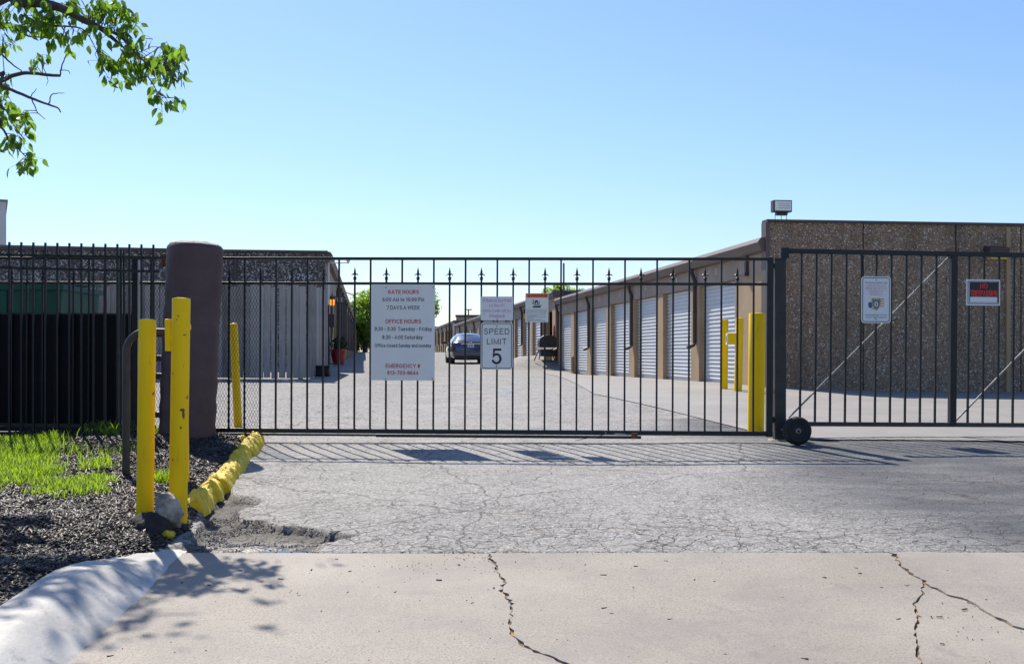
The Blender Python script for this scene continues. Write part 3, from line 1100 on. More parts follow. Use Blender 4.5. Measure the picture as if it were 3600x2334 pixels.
# floodlight on the roof corner, wall lamp on the pebbled wall
p = at(2746, 727, 20.6)
fl = thing('floodlight', 'square floodlight standing on the roof corner of the pebbled wall', 'floodlight', (p.x, 20.55, 0), (0, 0, TH))
zc = p.z
MB().box((-.18, -.06, zc - .11), (.18, .10, zc + .11)).build('housing', M['brown_dark'], fl, False, .012)
MB().box((-.155, -.075, zc - .088), (.155, -.058, zc + .088)).build('lens', M['lens_pale'], fl)
mb = MB()
for z in (-.045, 0, .04):
    mb.box((-.09, -.079, zc + z), (.14, -.074, zc + z + .006))
mb.build('louver', M['grey_ink'], fl)
MB().box((-.10, -.04, zc - .165), (.10, .08, zc - .112)).build('ballast', M['black_plastic'], fl)
mb = MB()
for x in (-.12, 0, .10):
    mb.tube([(x, .02, zc - .15), (x, .02, 3.315)], .006, 6)
mb.build('mounting_rod', M['wire'], fl)
p = at(3490, 890, 20.8)
wl = thing('wall_lamp', 'dark wall lamp with yellow lens on the pebbled end wall', 'lamp', (p.x, p.y, p.z), (0, 0, TH))
MB().add([(-.2, -.02, .13), (.2, -.02, .13), (.2, -.26, .08), (-.2, -.26, .08), (-.2, -.02, -.02), (.2, -.02, -.02), (.2, -.22, -.04), (-.2, -.22, -.04)],
         [(0, 1, 2, 3), (4, 5, 6, 7), (0, 1, 5, 4), (1, 2, 6, 5), (2, 3, 7, 6), (3, 0, 4, 7)]).build('housing', M['brown_dark'], wl, False, .01)
MB().box((-.14, -.20, -.13), (.18, -.03, -.045)).build('lens', M['lens_yellow'], wl, False, .02)

bB = storage('storage_building', 'second tan storage building in the right-hand row, with the navy open doorway', (C0.x - .129 * 23.0, C0.y + 23.0, 0), 50, 10.5, 1, .75, 3.02, 2.4, 16,
             .40, .46, 2.6, 3.25, 3.55, M['stucco'], M['tan'], (1, 3, 5, 7, 9, 11, 13, 15), False, dark=(0,))
mb = MB().prism([(.3, .2), (10.2, .2), (10.2, 3.46), (.3, 3.27)], .0, .15)
mb.build('end_wall', M['brown_dark'], bB)
bC = storage('storage_building', 'farthest storage building of the right-hand row, behind the blue car', (C0.x - .129 * 73.6 - .05, C0.y + 73.6, 0), 46, 10.5, 1, .8, 3.02, 2.2, 14,
             .85, .95, 3.0, 3.62, 3.9, M['stucco'], M['tan'], (1, 3, 5, 7, 9, 11), False, door_m='door_shade_tan')
mb = MB().prism([(.3, .6), (10.2, .6), (10.2, 3.8), (.3, 3.63)], .0, .15)
mb.build('end_wall', M['tan'], bC)
MB().tube([(-.08, -.08, 3.5), (-.08, -.08, .95)], .07, 8).build('white_downspout', M['sign'], bC, True)

# tan block and pole far behind
p = at(1640, 1107, 140)
fb = thing('far_block', 'far tan flat-roofed building rising behind the storage row', 'building', (p.x + 1.5, 140, 0))
MB().box((-2.8, 0, .5), (9, 8, p.z - .25)).build('wall', M['wall_tan'], fb)
MB().box((-2.9, -.1, p.z - .25), (9.1, 8.1, p.z)).build('parapet', M['brown_dark'], fb)
MB().box((-.8, -.08, 1.5), (2.2, -.003, p.z - 1.6)).build('window', M['glass'], fb)
p = at(1647, 1090, 150)
lp = thing('light_pole', 'slim double-headed light pole above the far storage roofs', 'light pole', (p.x, 150, 0))
MB().tube([(0, 0, 1), (0, 0, p.z)], .09, 8).build('pole', M['brown_dark'], lp)
MB().box((-.5, -.15, p.z), (.5, .15, p.z + .12)).build('lamp_head', M['brown_dark'], lp)
p = at(1982, 925, 70)
tag(MB().tube([(p.x, 70, 1), (p.x, 70, p.z)], .06, 8).build('antenna_mast', M['brown_dark']), 'thin dark mast rising behind the storage roof', 'mast')
# tan low building far, at the end of the row
p = at(1545, 1150, 160)
eb = thing('end_building', 'low tan building closing the far end of the yard', 'building', (p.x, 160, 0))
MB().box((-6, 0, .5), (6, 8, p.z - .2)).build('wall', M['wall_tan'], eb)
MB().box((-6.1, -.1, p.z - .2), (6.1, 8.1, p.z + .1)).build('roof_edge', M['brown_dark'], eb)

# ------------------------------------------------------------------ office building on the left
OX, OY = -5.04, 30.0
bL = storage('office_building', 'dark office building behind the wooden fence, with pebbled front and long shaded side', (OX, OY, 0), 88, 14, -1, 7.2, 3.02, 2.3, 26,
             .6, .8, 2.85, 3.52, 3.75, M['stucco'], M['tan'], (1, 2, 3, 4, 5, 6, 8, 10, 12, 14), False, door_m='door_shade_tan', base_drop=.9)
for a, b in ((-2.35, -.01), (-4.8, -2.37), (-7.25, -4.82), (-9.7, -7.27), (-12.15, -9.72)):
    MB().box((a, -.14, -.4), (b, .04, 3.56)).build('wall_panel', M['aggregate_grey'], bL)
MB().box((-14.1, -.2, 3.56), (.06, .10, 3.63)).build('coping', M['brown_dark'], bL)
MB().box((-13.9, -.07, -.4), (-.1, .03, 3.5)).build('backing', M['roofing'], bL)
MB().tube([(-2.36, -.19, 3.62), (-2.36, -.19, .3)], .055, 8).build('front_downspout', M['brown_dark'], bL)
for (y0, y1, z0, z1, nm, m) in ((1.3, 2.3, .5, 2.7, 'office_door', M['brown_dark']), (3.4, 4.6, 1.3, 2.6, 'office_window', M['glass'])):
    MB().box((.003, y0, z0), (.05, y1, z1)).build(nm, m, bL)
mb = MB().tube([(.06, .35, 3.35), (.62, .35, 3.35)], .018, 6).tube([(.06, .35, 3.5), (.06, .35, 2.2)], .03, 6).lathe([(.03, 0), (.05, .02), (.05, .10), (.02, .12)], 10, (.6, .35, 3.37))
mb.build('camera_bracket', M['sign'], bL)


# a plain sans letter drawn with strokes: centre lines on a unit cap height
def _arc(cx, cy, rx, ry, a0, a1, n=9):
    return [(cx + rx * math.cos(math.radians(a0 + (a1 - a0) * i / n)), cy + ry * math.sin(math.radians(a0 + (a1 - a0) * i / n))) for i in range(n + 1)]


X_ = .70
_bowl = lambda cx: _arc(cx, X_ / 2, .24, X_ / 2, 0, 360, 16)
GL = {
    'A': (.70, [[(0, 0), (.35, 1), (.70, 0)], [(.13, .34), (.57, .34)]]),
    'C': (.68, [_arc(.35, .5, .35, .5, 42, 318, 16)]),
    'D': (.66, [[(.30, 0), (0, 0), (0, 1), (.30, 1)] + _arc(.30, .5, .36, .5, 90, -90, 12)]),
    'E': (.54, [[(.54, 0), (0, 0), (0, 1), (.52, 1)], [(0, .53), (.47, .53)]]),
    'F': (.50, [[(0, 0), (0, 1), (.50, 1)], [(0, .52), (.43, .52)]]),
    'G': (.72, [_arc(.36, .5, .36, .5, 44, 325, 16) + [(.68, .47), (.40, .47)]]),
    'H': (.62, [[(0, 0), (0, 1)], [(.62, 0), (.62, 1)], [(0, .53), (.62, .53)]]),
    'I': (.0, [[(0, 0), (0, 1)]]),
    'J': (.44, [[(.44, 1), (.44, .26)] + _arc(.22, .26, .22, .26, 0, -172, 8)]),
    'K': (.62, [[(0, 0), (0, 1)], [(.60, 1), (0, .36)], [(.20, .57), (.62, 0)]]),
    'L': (.48, [[(0, 1), (0, 0), (.48, 0)]]),
    'M': (.74, [[(0, 0), (0, 1), (.37, .05), (.74, 1), (.74, 0)]]),
    'N': (.62, [[(0, 0), (0, 1), (.62, 0), (.62, 1)]]),
    'O': (.74, [_arc(.37, .5, .37, .5, 0, 360, 22)]),
    'P': (.56, [[(0, 0), (0, 1), (.30, 1)] + _arc(.30, .74, .26, .26, 90, -90, 9) + [(0, .48)]]),
    'R': (.60, [[(0, 0), (0, 1), (.32, 1)] + _arc(.32, .75, .26, .25, 90, -90, 9) + [(0, .50)], [(.30, .50), (.60, 0)]]),
    'S': (.58, [_arc(.29, .75, .26, .25, 30, 250, 10) + _arc(.29, .26, .29, .26, 70, -150, 10)]),
    'T': (.60, [[(0, 1), (.60, 1)], [(.30, 1), (.30, 0)]]),
    'U': (.62, [[(0, 1), (0, .32)] + _arc(.31, .32, .31, .32, 180, 360, 10) + [(.62, 1)]]),
    'W': (.96, [[(0, 1), (.24, 0), (.48, .95), (.72, 0), (.96, 1)]]),
    'X': (.62, [[(0, 0), (.62, 1)], [(0, 1), (.62, 0)]]),
    'Y': (.64, [[(0, 1), (.32, .45), (.64, 1)], [(.32, .45), (.32, 0)]]),
    '0': (.50, [_arc(.25, .5, .25, .5, 0, 360, 18)]),
    '1': (.34, [[(.02, .78), (.26, 1), (.26, 0)]]),
    '3': (.50, [_arc(.24, .76, .22, .24, 160, -80, 10), _arc(.24, .27, .25, .27, 85, -160, 10)]),
    '4': (.54, [[(.40, 0), (.40, 1), (0, .27), (.54, .27)]]),
    '5': (.50, [[(.46, 1), (.08, 1), (.035, .53)] + _arc(.23, .33, .26, .33, 132, -150, 11)]),
    '6': (.50, [_arc(.25, .31, .24, .31, 0, 360, 14), _arc(.30, .50, .29, .50, 60, 195, 9)]),
    '7': (.50, [[(0, 1), (.50, 1), (.18, 0)]]),
    '8': (.50, [_arc(.25, .76, .21, .24, 0, 360, 14), _arc(.25, .27, .25, .27, 0, 360, 14)]),
    '9': (.50, [_arc(.25, .69, .24, .31, 0, 360, 14), _arc(.20, .50, .29, .50, 15, -120, 9)]),
    'a': (.46, [[(.46, X_), (.46, 0)], _arc(.23, .34, .23, .35, 50, 310, 12)]),
    'b': (.48, [[(0, 1), (0, 0)], _arc(.24, .35, .24, .35, 140, -140, 12)]),
    'c': (.44, [_arc(.24, .35, .24, .35, 50, 310, 12)]),
    'd': (.48, [[(.48, 1), (.48, 0)], _arc(.24, .35, .24, .35, 40, 320, 12)]),
    'e': (.48, [[(.02, .37), (.47, .37)] + _arc(.24, .35, .24, .35, 5, 315, 13)]),
    'f': (.30, [_arc(.30, .80, .17, .20, 80, 180, 6) + [(.13, 0)], [(0, X_), (.30, X_)]]),
    'g': (.48, [[(.48, X_), (.48, 0)] + _arc(.24, -.02, .24, .25, 0, -150, 8), _arc(.24, .35, .24, .35, 40, 320, 12)]),
    'h': (.44, [[(0, 1), (0, 0)], [(0, .40)] + _arc(.22, .46, .22, .24, 175, 0, 8) + [(.44, 0)]]),
    'i': (.0, [[(0, 0), (0, X_)], [(0, .88), (0, 1.0)]]),
    'j': (.12, [[(.12, X_), (.12, -.10)] + _arc(.0, -.10, .12, .14, 0, -80, 4), [(.12, .88), (.12, 1.0)]]),
    'l': (.0, [[(0, 0), (0, 1)]]),
    'n': (.44, [[(0, X_), (0, 0)], [(0, .40)] + _arc(.22, .46, .22, .24, 175, 0, 8) + [(.44, 0)]]),
    'o': (.48, [_bowl(.24)]),
    'p': (.48, [[(0, X_), (0, -.27)], _arc(.24, .35, .24, .35, 140, -140, 12)]),
    'r': (.26, [[(0, X_), (0, 0)], [(0, .40)] + _arc(.24, .42, .24, .28, 175, 85, 6)]),
    's': (.40, [_arc(.20, .52, .18, .18, 30, 250, 9) + _arc(.20, .18, .20, .18, 70, -150, 9)]),
    't': (.28, [[(.12, .93), (.12, .12)] + _arc(.24, .12, .12, .12, 180, 280, 5), [(0, X_), (.28, X_)]]),
    'u': (.44, [[(.44, X_), (.44, 0)], [(0, X_), (0, .24)] + _arc(.22, .24, .22, .24, 180, 355, 8)]),
    'v': (.44, [[(0, X_), (.22, 0), (.44, X_)]]),
    'w': (.68, [[(0, X_), (.17, 0), (.34, X_), (.51, 0), (.68, X_)]]),
    'y': (.44, [[(0, X_), (.22, .02)], [(.44, X_), (.16, -.18), (.02, -.25)]]),
    ':': (.0, [[(0, .0), (0, .12)], [(0, .55), (0, .67)]]),
    '-': (.28, [[(0, .38), (.28, .38)]]),
    '!': (.0, [[(0, .0), (0, .12)], [(0, .30), (0, 1)]]),
    '#': (.54, [[(.10, 0), (.20, 1)], [(.34, 0), (.44, 1)], [(0, .34), (.52, .34)], [(.02, .66), (.54, .66)]]),
}


def text_mesh(s, w_, h, mat, bold=0.0):
    lines, x = [], 0.0
    for ch in s:
        if ch == ' ':
            x += .30
            continue
        gw, st = GL[ch]
        lines += [[(x + a, b) for a, b in q] for q in st]
        x += gw + .33 + (.03 if gw < .05 else 0)
    P_ = [p for q in lines for p in q]
    x0, x1 = min(p[0] for p in P_), max(p[0] for p in P_)
    z0, z1 = min(p[1] for p in P_), max(p[1] for p in P_)
    t = h / (z1 - z0) * (.098 + bold * 1.2)          # stroke thickness
    fx = (w_ - t) / max(x1 - x0, .2)
    fz = (h - t) / (z1 - z0)
    vs, fs = [], []
    for k_, q in enumerate(lines):
        q = [((a - (x0 + x1) / 2) * fx, (b - (z0 + z1) / 2) * fz) for a, b in q]
        closed = math.hypot(q[0][0] - q[-1][0], q[0][1] - q[-1][1]) < 1e-6
        if closed:
            q = q[:-1]
        n_ = len(q)
        o = len(vs)
        y = -.00006 * (k_ % 5)
        for i in range(n_):
            a = q[i - 1] if (i > 0 or closed) else None
            b = q[(i + 1) % n_] if (i < n_ - 1 or closed) else None
            dirs = []
            if a:
                L = math.hypot(q[i][0] - a[0], q[i][1] - a[1]) + 1e-12
                dirs.append(((q[i][0] - a[0]) / L, (q[i][1] - a[1]) / L))
            if b:
                L = math.hypot(b[0] - q[i][0], b[1] - q[i][1]) + 1e-12
                dirs.append(((b[0] - q[i][0]) / L, (b[1] - q[i][1]) / L))
            dx, dz = sum(d[0] for d in dirs), sum(d[1] for d in dirs)
            L = math.hypot(dx, dz) + 1e-12
            dx, dz = dx / L, dz / L
            c = max(dirs[0][0] * dx + dirs[0][1] * dz, .45)
            m = t / 2 / c
            ex, ez = q[i]
            if not closed and i in (0, n_ - 1):
                sg = -1 if i == 0 else 1
                ex, ez = ex + dx * t / 2 * sg, ez + dz * t / 2 * sg
            vs += [(ex - dz * m, y, ez + dx * m), (ex + dz * m, y, ez - dx * m)]
        for i in range(n_ if closed else n_ - 1):
            j = (i + 1) % n_
            fs.append((o + 2 * i, o + 2 * i + 1, o + 2 * j + 1, o + 2 * j))
    me = bpy.data.meshes.new('lettering')
    me.from_pydata(vs, [], fs)
    me.materials.append(mat)
    me.update()
    return me


def letter(parent, s, x, z, w_, h, mat, bold=0.0, y=-.0045, name='lettering'):
    o = link(name, text_mesh(s, w_, h, mat, bold), parent)
    o.location = (x, y, z)
    return o


# house number on the pebbled front
o = letter(bL, '10750', -.70, 2.93, .575, .14, M['sign'], .0, -.145, 'house_number')
# office sign hanging out over the drive, amber lamp beneath
p = at(1184, 1053, 31.5)
os_ = thing('office_sign', 'black hanging sign reading office above the amber lamp', 'sign', (p.x, 31.5, p.z))
MB().box((-.22, -.02, -.10), (.22, .02, .08)).build('board', M['black'], os_, False, .004)
letter(os_, 'OFFICE', 0, -.01, .38, .12, M['sign_cream'], .02, -.0225)
MB().tube([(-.21, 0, .12), (-.30, .0, .13)], .012, 6).tube([(-.21, 0, .075), (-.21, 0, .13)], .012, 6).build('bracket', M['brown_dark'], os_)
p = at(1168, 1063, 30.8)
al = thing('amber_lamp', 'glowing amber lantern on the office wall', 'lamp', (p.x, 30.8, p.z))
MB().lathe([(.045, -.085), (.062, -.06), (.066, .06), (.05, .08)], 12).build('glass', M['amber'], al, True)
MB().lathe([(.075, .08), (.07, .15), (.03, .18)], 12).build('cap', M['brown_dark'], al)
MB().box((-.14, -.02, .09), (-.03, .02, .13)).build('arm', M['brown_dark'], al)
p = at(1167, 1127, 30.6)
kb = thing('meter_box', 'brown meter box below the amber lantern on the office wall', 'box', (p.x, 30.6, p.z))
MB().box((-.07, -.04, -.18), (.07, .08, .18)).build('box', M['brown_dark'], kb, False, .008)
MB().tube([(.0, .03, .17), (.0, .03, .75)], .02, 6).tube([(-.02, .03, -.17), (-.02, .03, -.9)], .02, 6).build('conduit', M['brown_dark'], kb)
# red pot with plant
p = at(1190, 1278, 32)
p = Vector((p.x, 32, g1(p.x, 32)))
pot = thing('flower_pot', 'red glazed pot with a leafy plant at the office wall', 'flower pot', p)
MB().lathe([(.13, 0), (.15, .01), (.21, .25), (.225, .36), (.24, .38), (.24, .42), (.21, .42), (.20, .38)], 20).build('pot', M['terracotta'], pot, True)


def leafcloud(name, C, R, n_, size, mat, parent=None, flat=.5, clumps=None, seed=1):
    r_ = np.random.default_rng(seed)
    C, R = np.array(C, float), np.array(R, float)
    if clumps is None:
        P = r_.normal(0, 1, (n_, 3))
        P /= np.linalg.norm(P, axis=1)[:, None]
        P = C + P * R * (r_.random(n_) ** .45)[:, None]
    else:
        cc = r_.normal(0, 1, (clumps, 3))
        cc /= np.linalg.norm(cc, axis=1)[:, None]
        cc *= (r_.random(clumps) ** .4)[:, None]
        rad = r_.uniform(.16, .34, clumps)
        ci = r_.integers(0, clumps, n_)
        q = r_.normal(0, 1, (n_, 3))
        q /= np.linalg.norm(q, axis=1)[:, None]
        P = C + (cc[ci] * .8 + q * (rad[ci] * r_.random(n_) ** .5)[:, None]) * R
    a = r_.normal(0, 1, (n_, 3))
    a /= np.linalg.norm(a, axis=1)[:, None]
    b = np.cross(a, r_.normal(0, 1, (n_, 3)))
    b /= np.linalg.norm(b, axis=1)[:, None]
    s_ = size * r_.uniform(.6, 1.3, n_)[:, None]
    V = np.stack([P - a * s_ * .6, P - b * s_ * .33, P + a * s_ * .6, P + b * s_ * .33], 1).reshape(-1, 3)
    Q = np.arange(n_ * 4).reshape(-1, 4)
    me = npmesh(name, V, Q, mat)
    at_ = me.attributes.new('tint', 'FLOAT', 'POINT')
    at_.data.foreach_set('value', np.repeat(r_.random(n_), 4).astype(np.float32))
    return link(name, me, parent)


kind(leafcloud('plant', (0, 0, .58), (.27, .27, .24), 260, .09, M['dark_leaf'], pot, seed=3), 'stuff')
mb = MB()
for k_ in range(7):
    a = k_ * .9
    mb.tube([(0, 0, .42), (.1 * math.cos(a), .1 * math.sin(a), .65), (.22 * math.cos(a), .22 * math.sin(a), .78 + .05 * (k_ % 3))], [.008, .006, .003], 5)
mb.build('stem', M['dark_leaf'], pot)

# ------------------------------------------------------------------ wooden fence round the bins
FY = 24.0
wf = thing('wooden_fence', 'weathered grey dog-eared wooden fence in front of the office', 'fence')


def picket(w_, h, th=.018):
    c = .022
    return MB().prism([(0, 0), (w_, 0), (w_, h - c), (w_ - c, h), (c, h), (0, h - c)], 0, th).mesh('picket', M['wood'])


pm = [picket(.138, h) for h in (2.0, 2.03, 1.98, 2.015)]
x = -9.75
i = 0
while x < -4.42:
    o = link('picket', pm[(i * 7) % 4], wf)
    o.location = (x, FY + rnd.uniform(-.006, .006), g1(x, FY) + .02 + rnd.uniform(-.012, .012))
    o.rotation_euler = (rnd.uniform(-.008, .008), rnd.uniform(-.006, .006), rnd.uniform(-.02, .02))
    x += .138 + rnd.choice((.006, .010, .016, .026))
    i += 1
d = Vector((-4.64 + 4.40, 27.9 - 24.03, 0)).normalized()
t = 0.0
while t < 3.9:
    o = link('picket', pm[(i * 5) % 4], wf)
    q = Vector((-4.40, 24.03, 0)) + d * t
    o.location = (q.x, q.y, g1(q.x, q.y) + .02 + rnd.uniform(-.015, .015))
    o.rotation_euler = (0, 0, math.atan2(d.y, d.x) + rnd.uniform(-.02, .02))
    t += .138 + rnd.choice((.005, .008, .014))
    i += 1
for z in (.35, 1.05, 1.72):
    MB().box((-9.75, FY + .022, .3 + z), (-4.5, FY + .06, .39 + z)).build('fence_rail', M['wood'], wf)
    MB().bar((-4.48, 24.1, .35 + z), (-4.70, 27.8, .40 + z), .06).build('fence_rail', M['wood'], wf)
for x in (-9.6, -7.2, -4.6):
    MB().box((x - .045, FY + .061, .0), (x + .045, FY + .15, 2.2)).build('fence_post', M['wood'], wf)

# bins behind the gate's sheet panel
p = at(0, 975, 17)
db = thing('dumpster', 'green dumpster seen over the black gate panel', 'dumpster', (-7.15, 15.2, g1(-7.15, 15.2)))
MB().prism([(-1.1, .12), (.90, .12), (.98, 1.66), (-1.2, 1.66)], 0, 1.4).build('body', M['green_bin'], db, False, .02)
MB().box((-1.24, -.05, 1.60), (1.02, 1.45, 1.68)).build('rim', M['green_bin'], db, False, .01)
MB().add([(-1.22, -.02, 1.685), (1.0, -.02, 1.685), (1.0, 1.43, 1.72), (-1.22, 1.43, 1.72), (-1.22, -.02, 1.72), (1.0, -.02, 1.72), (1.0, 1.43, 1.76), (-1.22, 1.43, 1.76)],
         [(0, 3, 2, 1), (4, 5, 6, 7), (0, 1, 5, 4), (1, 2, 6, 5), (2, 3, 7, 6), (3, 0, 4, 7)]).build('lid', M['green_bin'], db)
for x in (-.9, -.35, .2, .7):
    MB().box((x - .04, -.04, .3), (x + .04, -.001, 1.59)).build('rib', M['green_bin'], db)
MB().box((-.20, -.012, .92), (-.06, -.002, 1.24)).build('sticker', M['sign'], db)
MB().box((-.17, -.016, 1.06), (-.09, -.0125, 1.2)).build('sticker_mark', M['lens_yellow'], db)
MB().box((.30, -.012, .95), (.40, -.002, 1.18)).build('notice', M['sign_cream'], db)
for x in (-1.0, .75):
    MB().lathe([(.08, -.04), (.1, -.02), (.1, .02), (.08, .04)], 12, (x, .3, .10), 'x').build('caster', M['rubber'], db)

# far-left pale tower, far wall, black box
p = at(22, 703, 60)
tw = thing('pale_building', 'pale tall building corner at the far left behind the office', 'building', (p.x, 60, 0), (0, 0, .44))
MB().box((-14, 0, 0), (0, 12, p.z - .1)).build('wall', M['wall_pale'], tw)
MB().box((-14.1, -.1, p.z - .1), (.08, 12.1, p.z)).build('coping', M['roofing'], tw)
for k_ in range(5):
    MB().box((-2.5 * k_ - 2.42, -.04, .5), (-2.5 * k_ - 2.36, -.002, p.z - .15)).build('seam', M['roofing'], tw)
bw = thing('block_wall', 'low grey block wall at the far end of the shaded drive', 'wall', (-15.2, 124, .6))
for r_i in range(4):
    for c_i in range(11):
        MB().box((c_i * .42 + (r_i % 2) * .2, 0, r_i * .30), (c_i * .42 + (r_i % 2) * .2 + .405, .3, r_i * .30 + .285)).build('block', M['block'], bw)
p = gpx(1127, 1322)
bx_ = thing('black_box', 'small black box on the ground at the wooden fence corner', 'box', p)
MB().box((-.20, -.13, 0), (.22, .13, .22)).build('box', M['black_plastic'], bx_, False, .03)
MB().box((-.215, -.145, .205), (.235, .145, .245)).build('lid', M['black_plastic'], bx_, False, .012)


# ------------------------------------------------------------------ background trees
def bgtree(name, label, loc, h, rx, rz, n_, size, mat, seed, trunk_h=None, off_=(0, 0)):
    r_ = random.Random(seed)
    t_ = thing(name, label, 'tree', loc, (0, 0, 0), 'trees beyond the storage yard')
    mb = MB()
    th = trunk_h or h * .35
    mb.tube([(0, 0, -.5), (.05, 0, th * .5), (0, .05, th), (.1, 0, h * .8)], [.26, .2, .16, .04], 8)
    for k_ in range(9):
        a = r_.uniform(0, 6.3)
        z0 = r_.uniform(th * .8, h * .7)
        l = rx * r_.uniform(.5, .9)
        mb.tube([(0, 0, z0), (l * .5 * math.cos(a), l * .5 * math.sin(a), z0 + l * .4), (l * math.cos(a), l * math.sin(a), z0 + l * .6)], [.09, .06, .02], 6)
    mb.build('trunk', M['bark'], t_)
    kind(leafcloud('crown', (off_[0], off_[1], h - rz), (rx, rx, rz), n_, size, mat, t_, clumps=46, seed=seed), 'stuff')
    return t_


p = at(1258, 990, 95)
bgtree('shade_tree', 'bright green tree between the office roof and the gate hours sign', (p.x + .6, 95, 1), p.z - 1, 3.0, 3.0, 8000, .26, M['far_leaf'], 1)
p = at(1288, 1140, 105)
bgtree('shrub_tree', 'low dark green tree beneath the bright one at the end of the drive', (p.x - .3, 106, 1), p.z + .2, 2.0, 2.0, 3000, .24, M['dark_leaf'], 2, 1.0)
p = at(1478, 985, 170)
bgtree('shade_tree', 'tree peeking out to the right of the gate hours sign', (p.x - .2, 172, 1), p.z - 1, 3.4, 4.3, 5000, .34, M['far_leaf'], 4)
p = at(1975, 1002, 120)
bgtree('shade_tree', 'light green treetop above the dark roof behind the warning sign', (p.x, 120, 1), p.z - .3, 3.0, 2.2, 4200, .30, M['far_leaf'], 5)
# ------------------------------------------------------------------ the sliding gate
GX, GY, GS = -2.818, 10.84, -.0341
GR = math.atan(GS)


def gate_s(px):
    t = (px - 1800) / F
    Y = (GY + GS * (-GX) * -1 * -1 + 0) if False else (GY - GS * GX) / (1 - GS * t)
    X = t * Y
    return (X - GX) / math.cos(GR), Y


gate = thing('sliding_gate', 'long black iron sliding gate with spear finials across the driveway', 'gate', (GX, GY, 0), (0, .0042, GR))
ZB, Z2, ZT = .109, 1.543, 1.784
s0, s1 = gate_s(-480)[0], gate_s(2703)[0]
MB().box((s0, -.019, ZT - .014), (s1 - .03, .019, ZT + .014)).build('top_rail', M['iron'], gate, False, .003)
MB().box((s0, -.018, Z2 - .013), (s1 - .03, .018, Z2 + .013)).build('middle_rail', M['iron'], gate, False, .003)
MB().box((s0, -.025, ZB - .022), (s1 - .03, .025, ZB + .022)).build('bottom_rail', M['iron'], gate, False, .003)
sm1, sm2 = gate_s(1322)[0], gate_s(2235)[0]
MB().box((s0, -.03, ZB - .048), (sm1, .012, ZB - .030)).build('track_rail', M['iron_old'], gate)
MB().box((sm1 + .003, -.028, ZB - .056), (sm2 + .05, .012, ZB - .030)).build('track_rail', M['iron_old'], gate)
MB().box((s1 - .028, -.032, ZB - .03), (s1 + .032, .032, ZT + .016)).build('end_upright', M['iron'], gate, False, .004)
sp = gate_s(475)[0]
MB().box((sp - .03, -.03, ZB - .04), (sp + .025, .03, ZT - .015)).build('upright', M['iron'], gate, False, .004)
MB().box((sp + .026, -.02, ZB - .04), (sp + .045, .02, ZT - .015)).build('upright_plate', M['wall_pale'], gate)
full = MB().box((-.0085, -.0085, ZB + .02), (.0085, .0085, ZT - .013)).mesh('picket', M['iron'])
short = MB().box((-.0085, -.0085, ZB + .02), (.0085, .0085, Z2 + .035)).mesh('picket', M['iron'])
mb = MB()
mb.lathe([(.012, 0), (.016, .004), (.016, .012), (.011, .016), (.018, .020), (.018, .026), (.009, .034), (.007, .045), (.012, .062), (.010, .085), (.005, .108), (.0005, .128)], 10)
for s_ in (-1, 1):
    mb.tube([(s_ * .006, 0, .050), (s_ * .018, 0, .058), (s_ * .027, 0, .053), (s_ * .032, 0, .038)], [.006, .006, .005, .001], 6)
fin = mb.mesh('spear_finial', M['iron'], True)
STEP = .1542
sref = gate_s(1300.6)[0]
for k_ in range(-40, 26):
    s_ = sref + k_ * STEP
    if s_ < s0 or s_ > s1 - .05 or abs(s_ - sp) < .04:
        continue
    if k_ % 2 == 0:
        o = link('picket', full, gate)
        o.location.x = s_
    else:
        o = link('picket', short, gate)
        o.location.x = s_
        f_ = link('spear_finial', fin, gate)
        f_.location = (s_, 0, Z2 + .034)
# black sheet behind the tail of the gate
for i, (a, b) in enumerate(((s0, s0 + 1.1), (s0 + 1.102, s0 + 1.9), (s0 + 1.902, sp - .032))):
    MB().box((a, .022, ZB + .03), (b, .026, 1.24)).build('sheet_panel', M['sheet'], gate)
MB().box((s0, .018, 1.232), (sp - .031, .034, 1.248)).build('panel_cap', M['iron_old'], gate)


def lattice(x0, x1, z0, z1, px_, pz, y, r_):
    mb = MB()
    sl_ = pz / px_
    H = z1 - z0
    for sg in (1, -1):
        k0 = -int(H / pz) - 2
        for k_ in range(k0, int((x1 - x0) / px_) + int(H / pz) + 3):
            xa = x0 + k_ * px_
            pts_ = []
            # line: x = xa + sg*(z-z0)/sl_
            za, zb_ = z0, z1
            xA, xB = xa, xa + sg * H / sl_
            lo, hi = 0.0, 1.0
            dx = xB - xA
            for lim, up in ((x0, False), (x1, True)):
                if abs(dx) < 1e-9:
                    continue
                tt = (lim - xA) / dx
                if (dx > 0) == up:
                    hi = min(hi, tt)
                else:
                    lo = max(lo, tt)
            if hi - lo < .005:
                continue
            a = (xA + dx * lo, y + sg * .0012, z0 + H * lo)
            b = (xA + dx * hi, y + sg * .0012, z0 + H * hi)
            mb.tube([a, b], r_, 4, False)
    return mb


e = gate_s(908)[0]
o = lattice(sp + .05, e, ZB + .025, Z2 - .015, .0285, .062, .016, .0018).build('wire_mesh', M['iron'], gate)
kind(o, 'stuff')
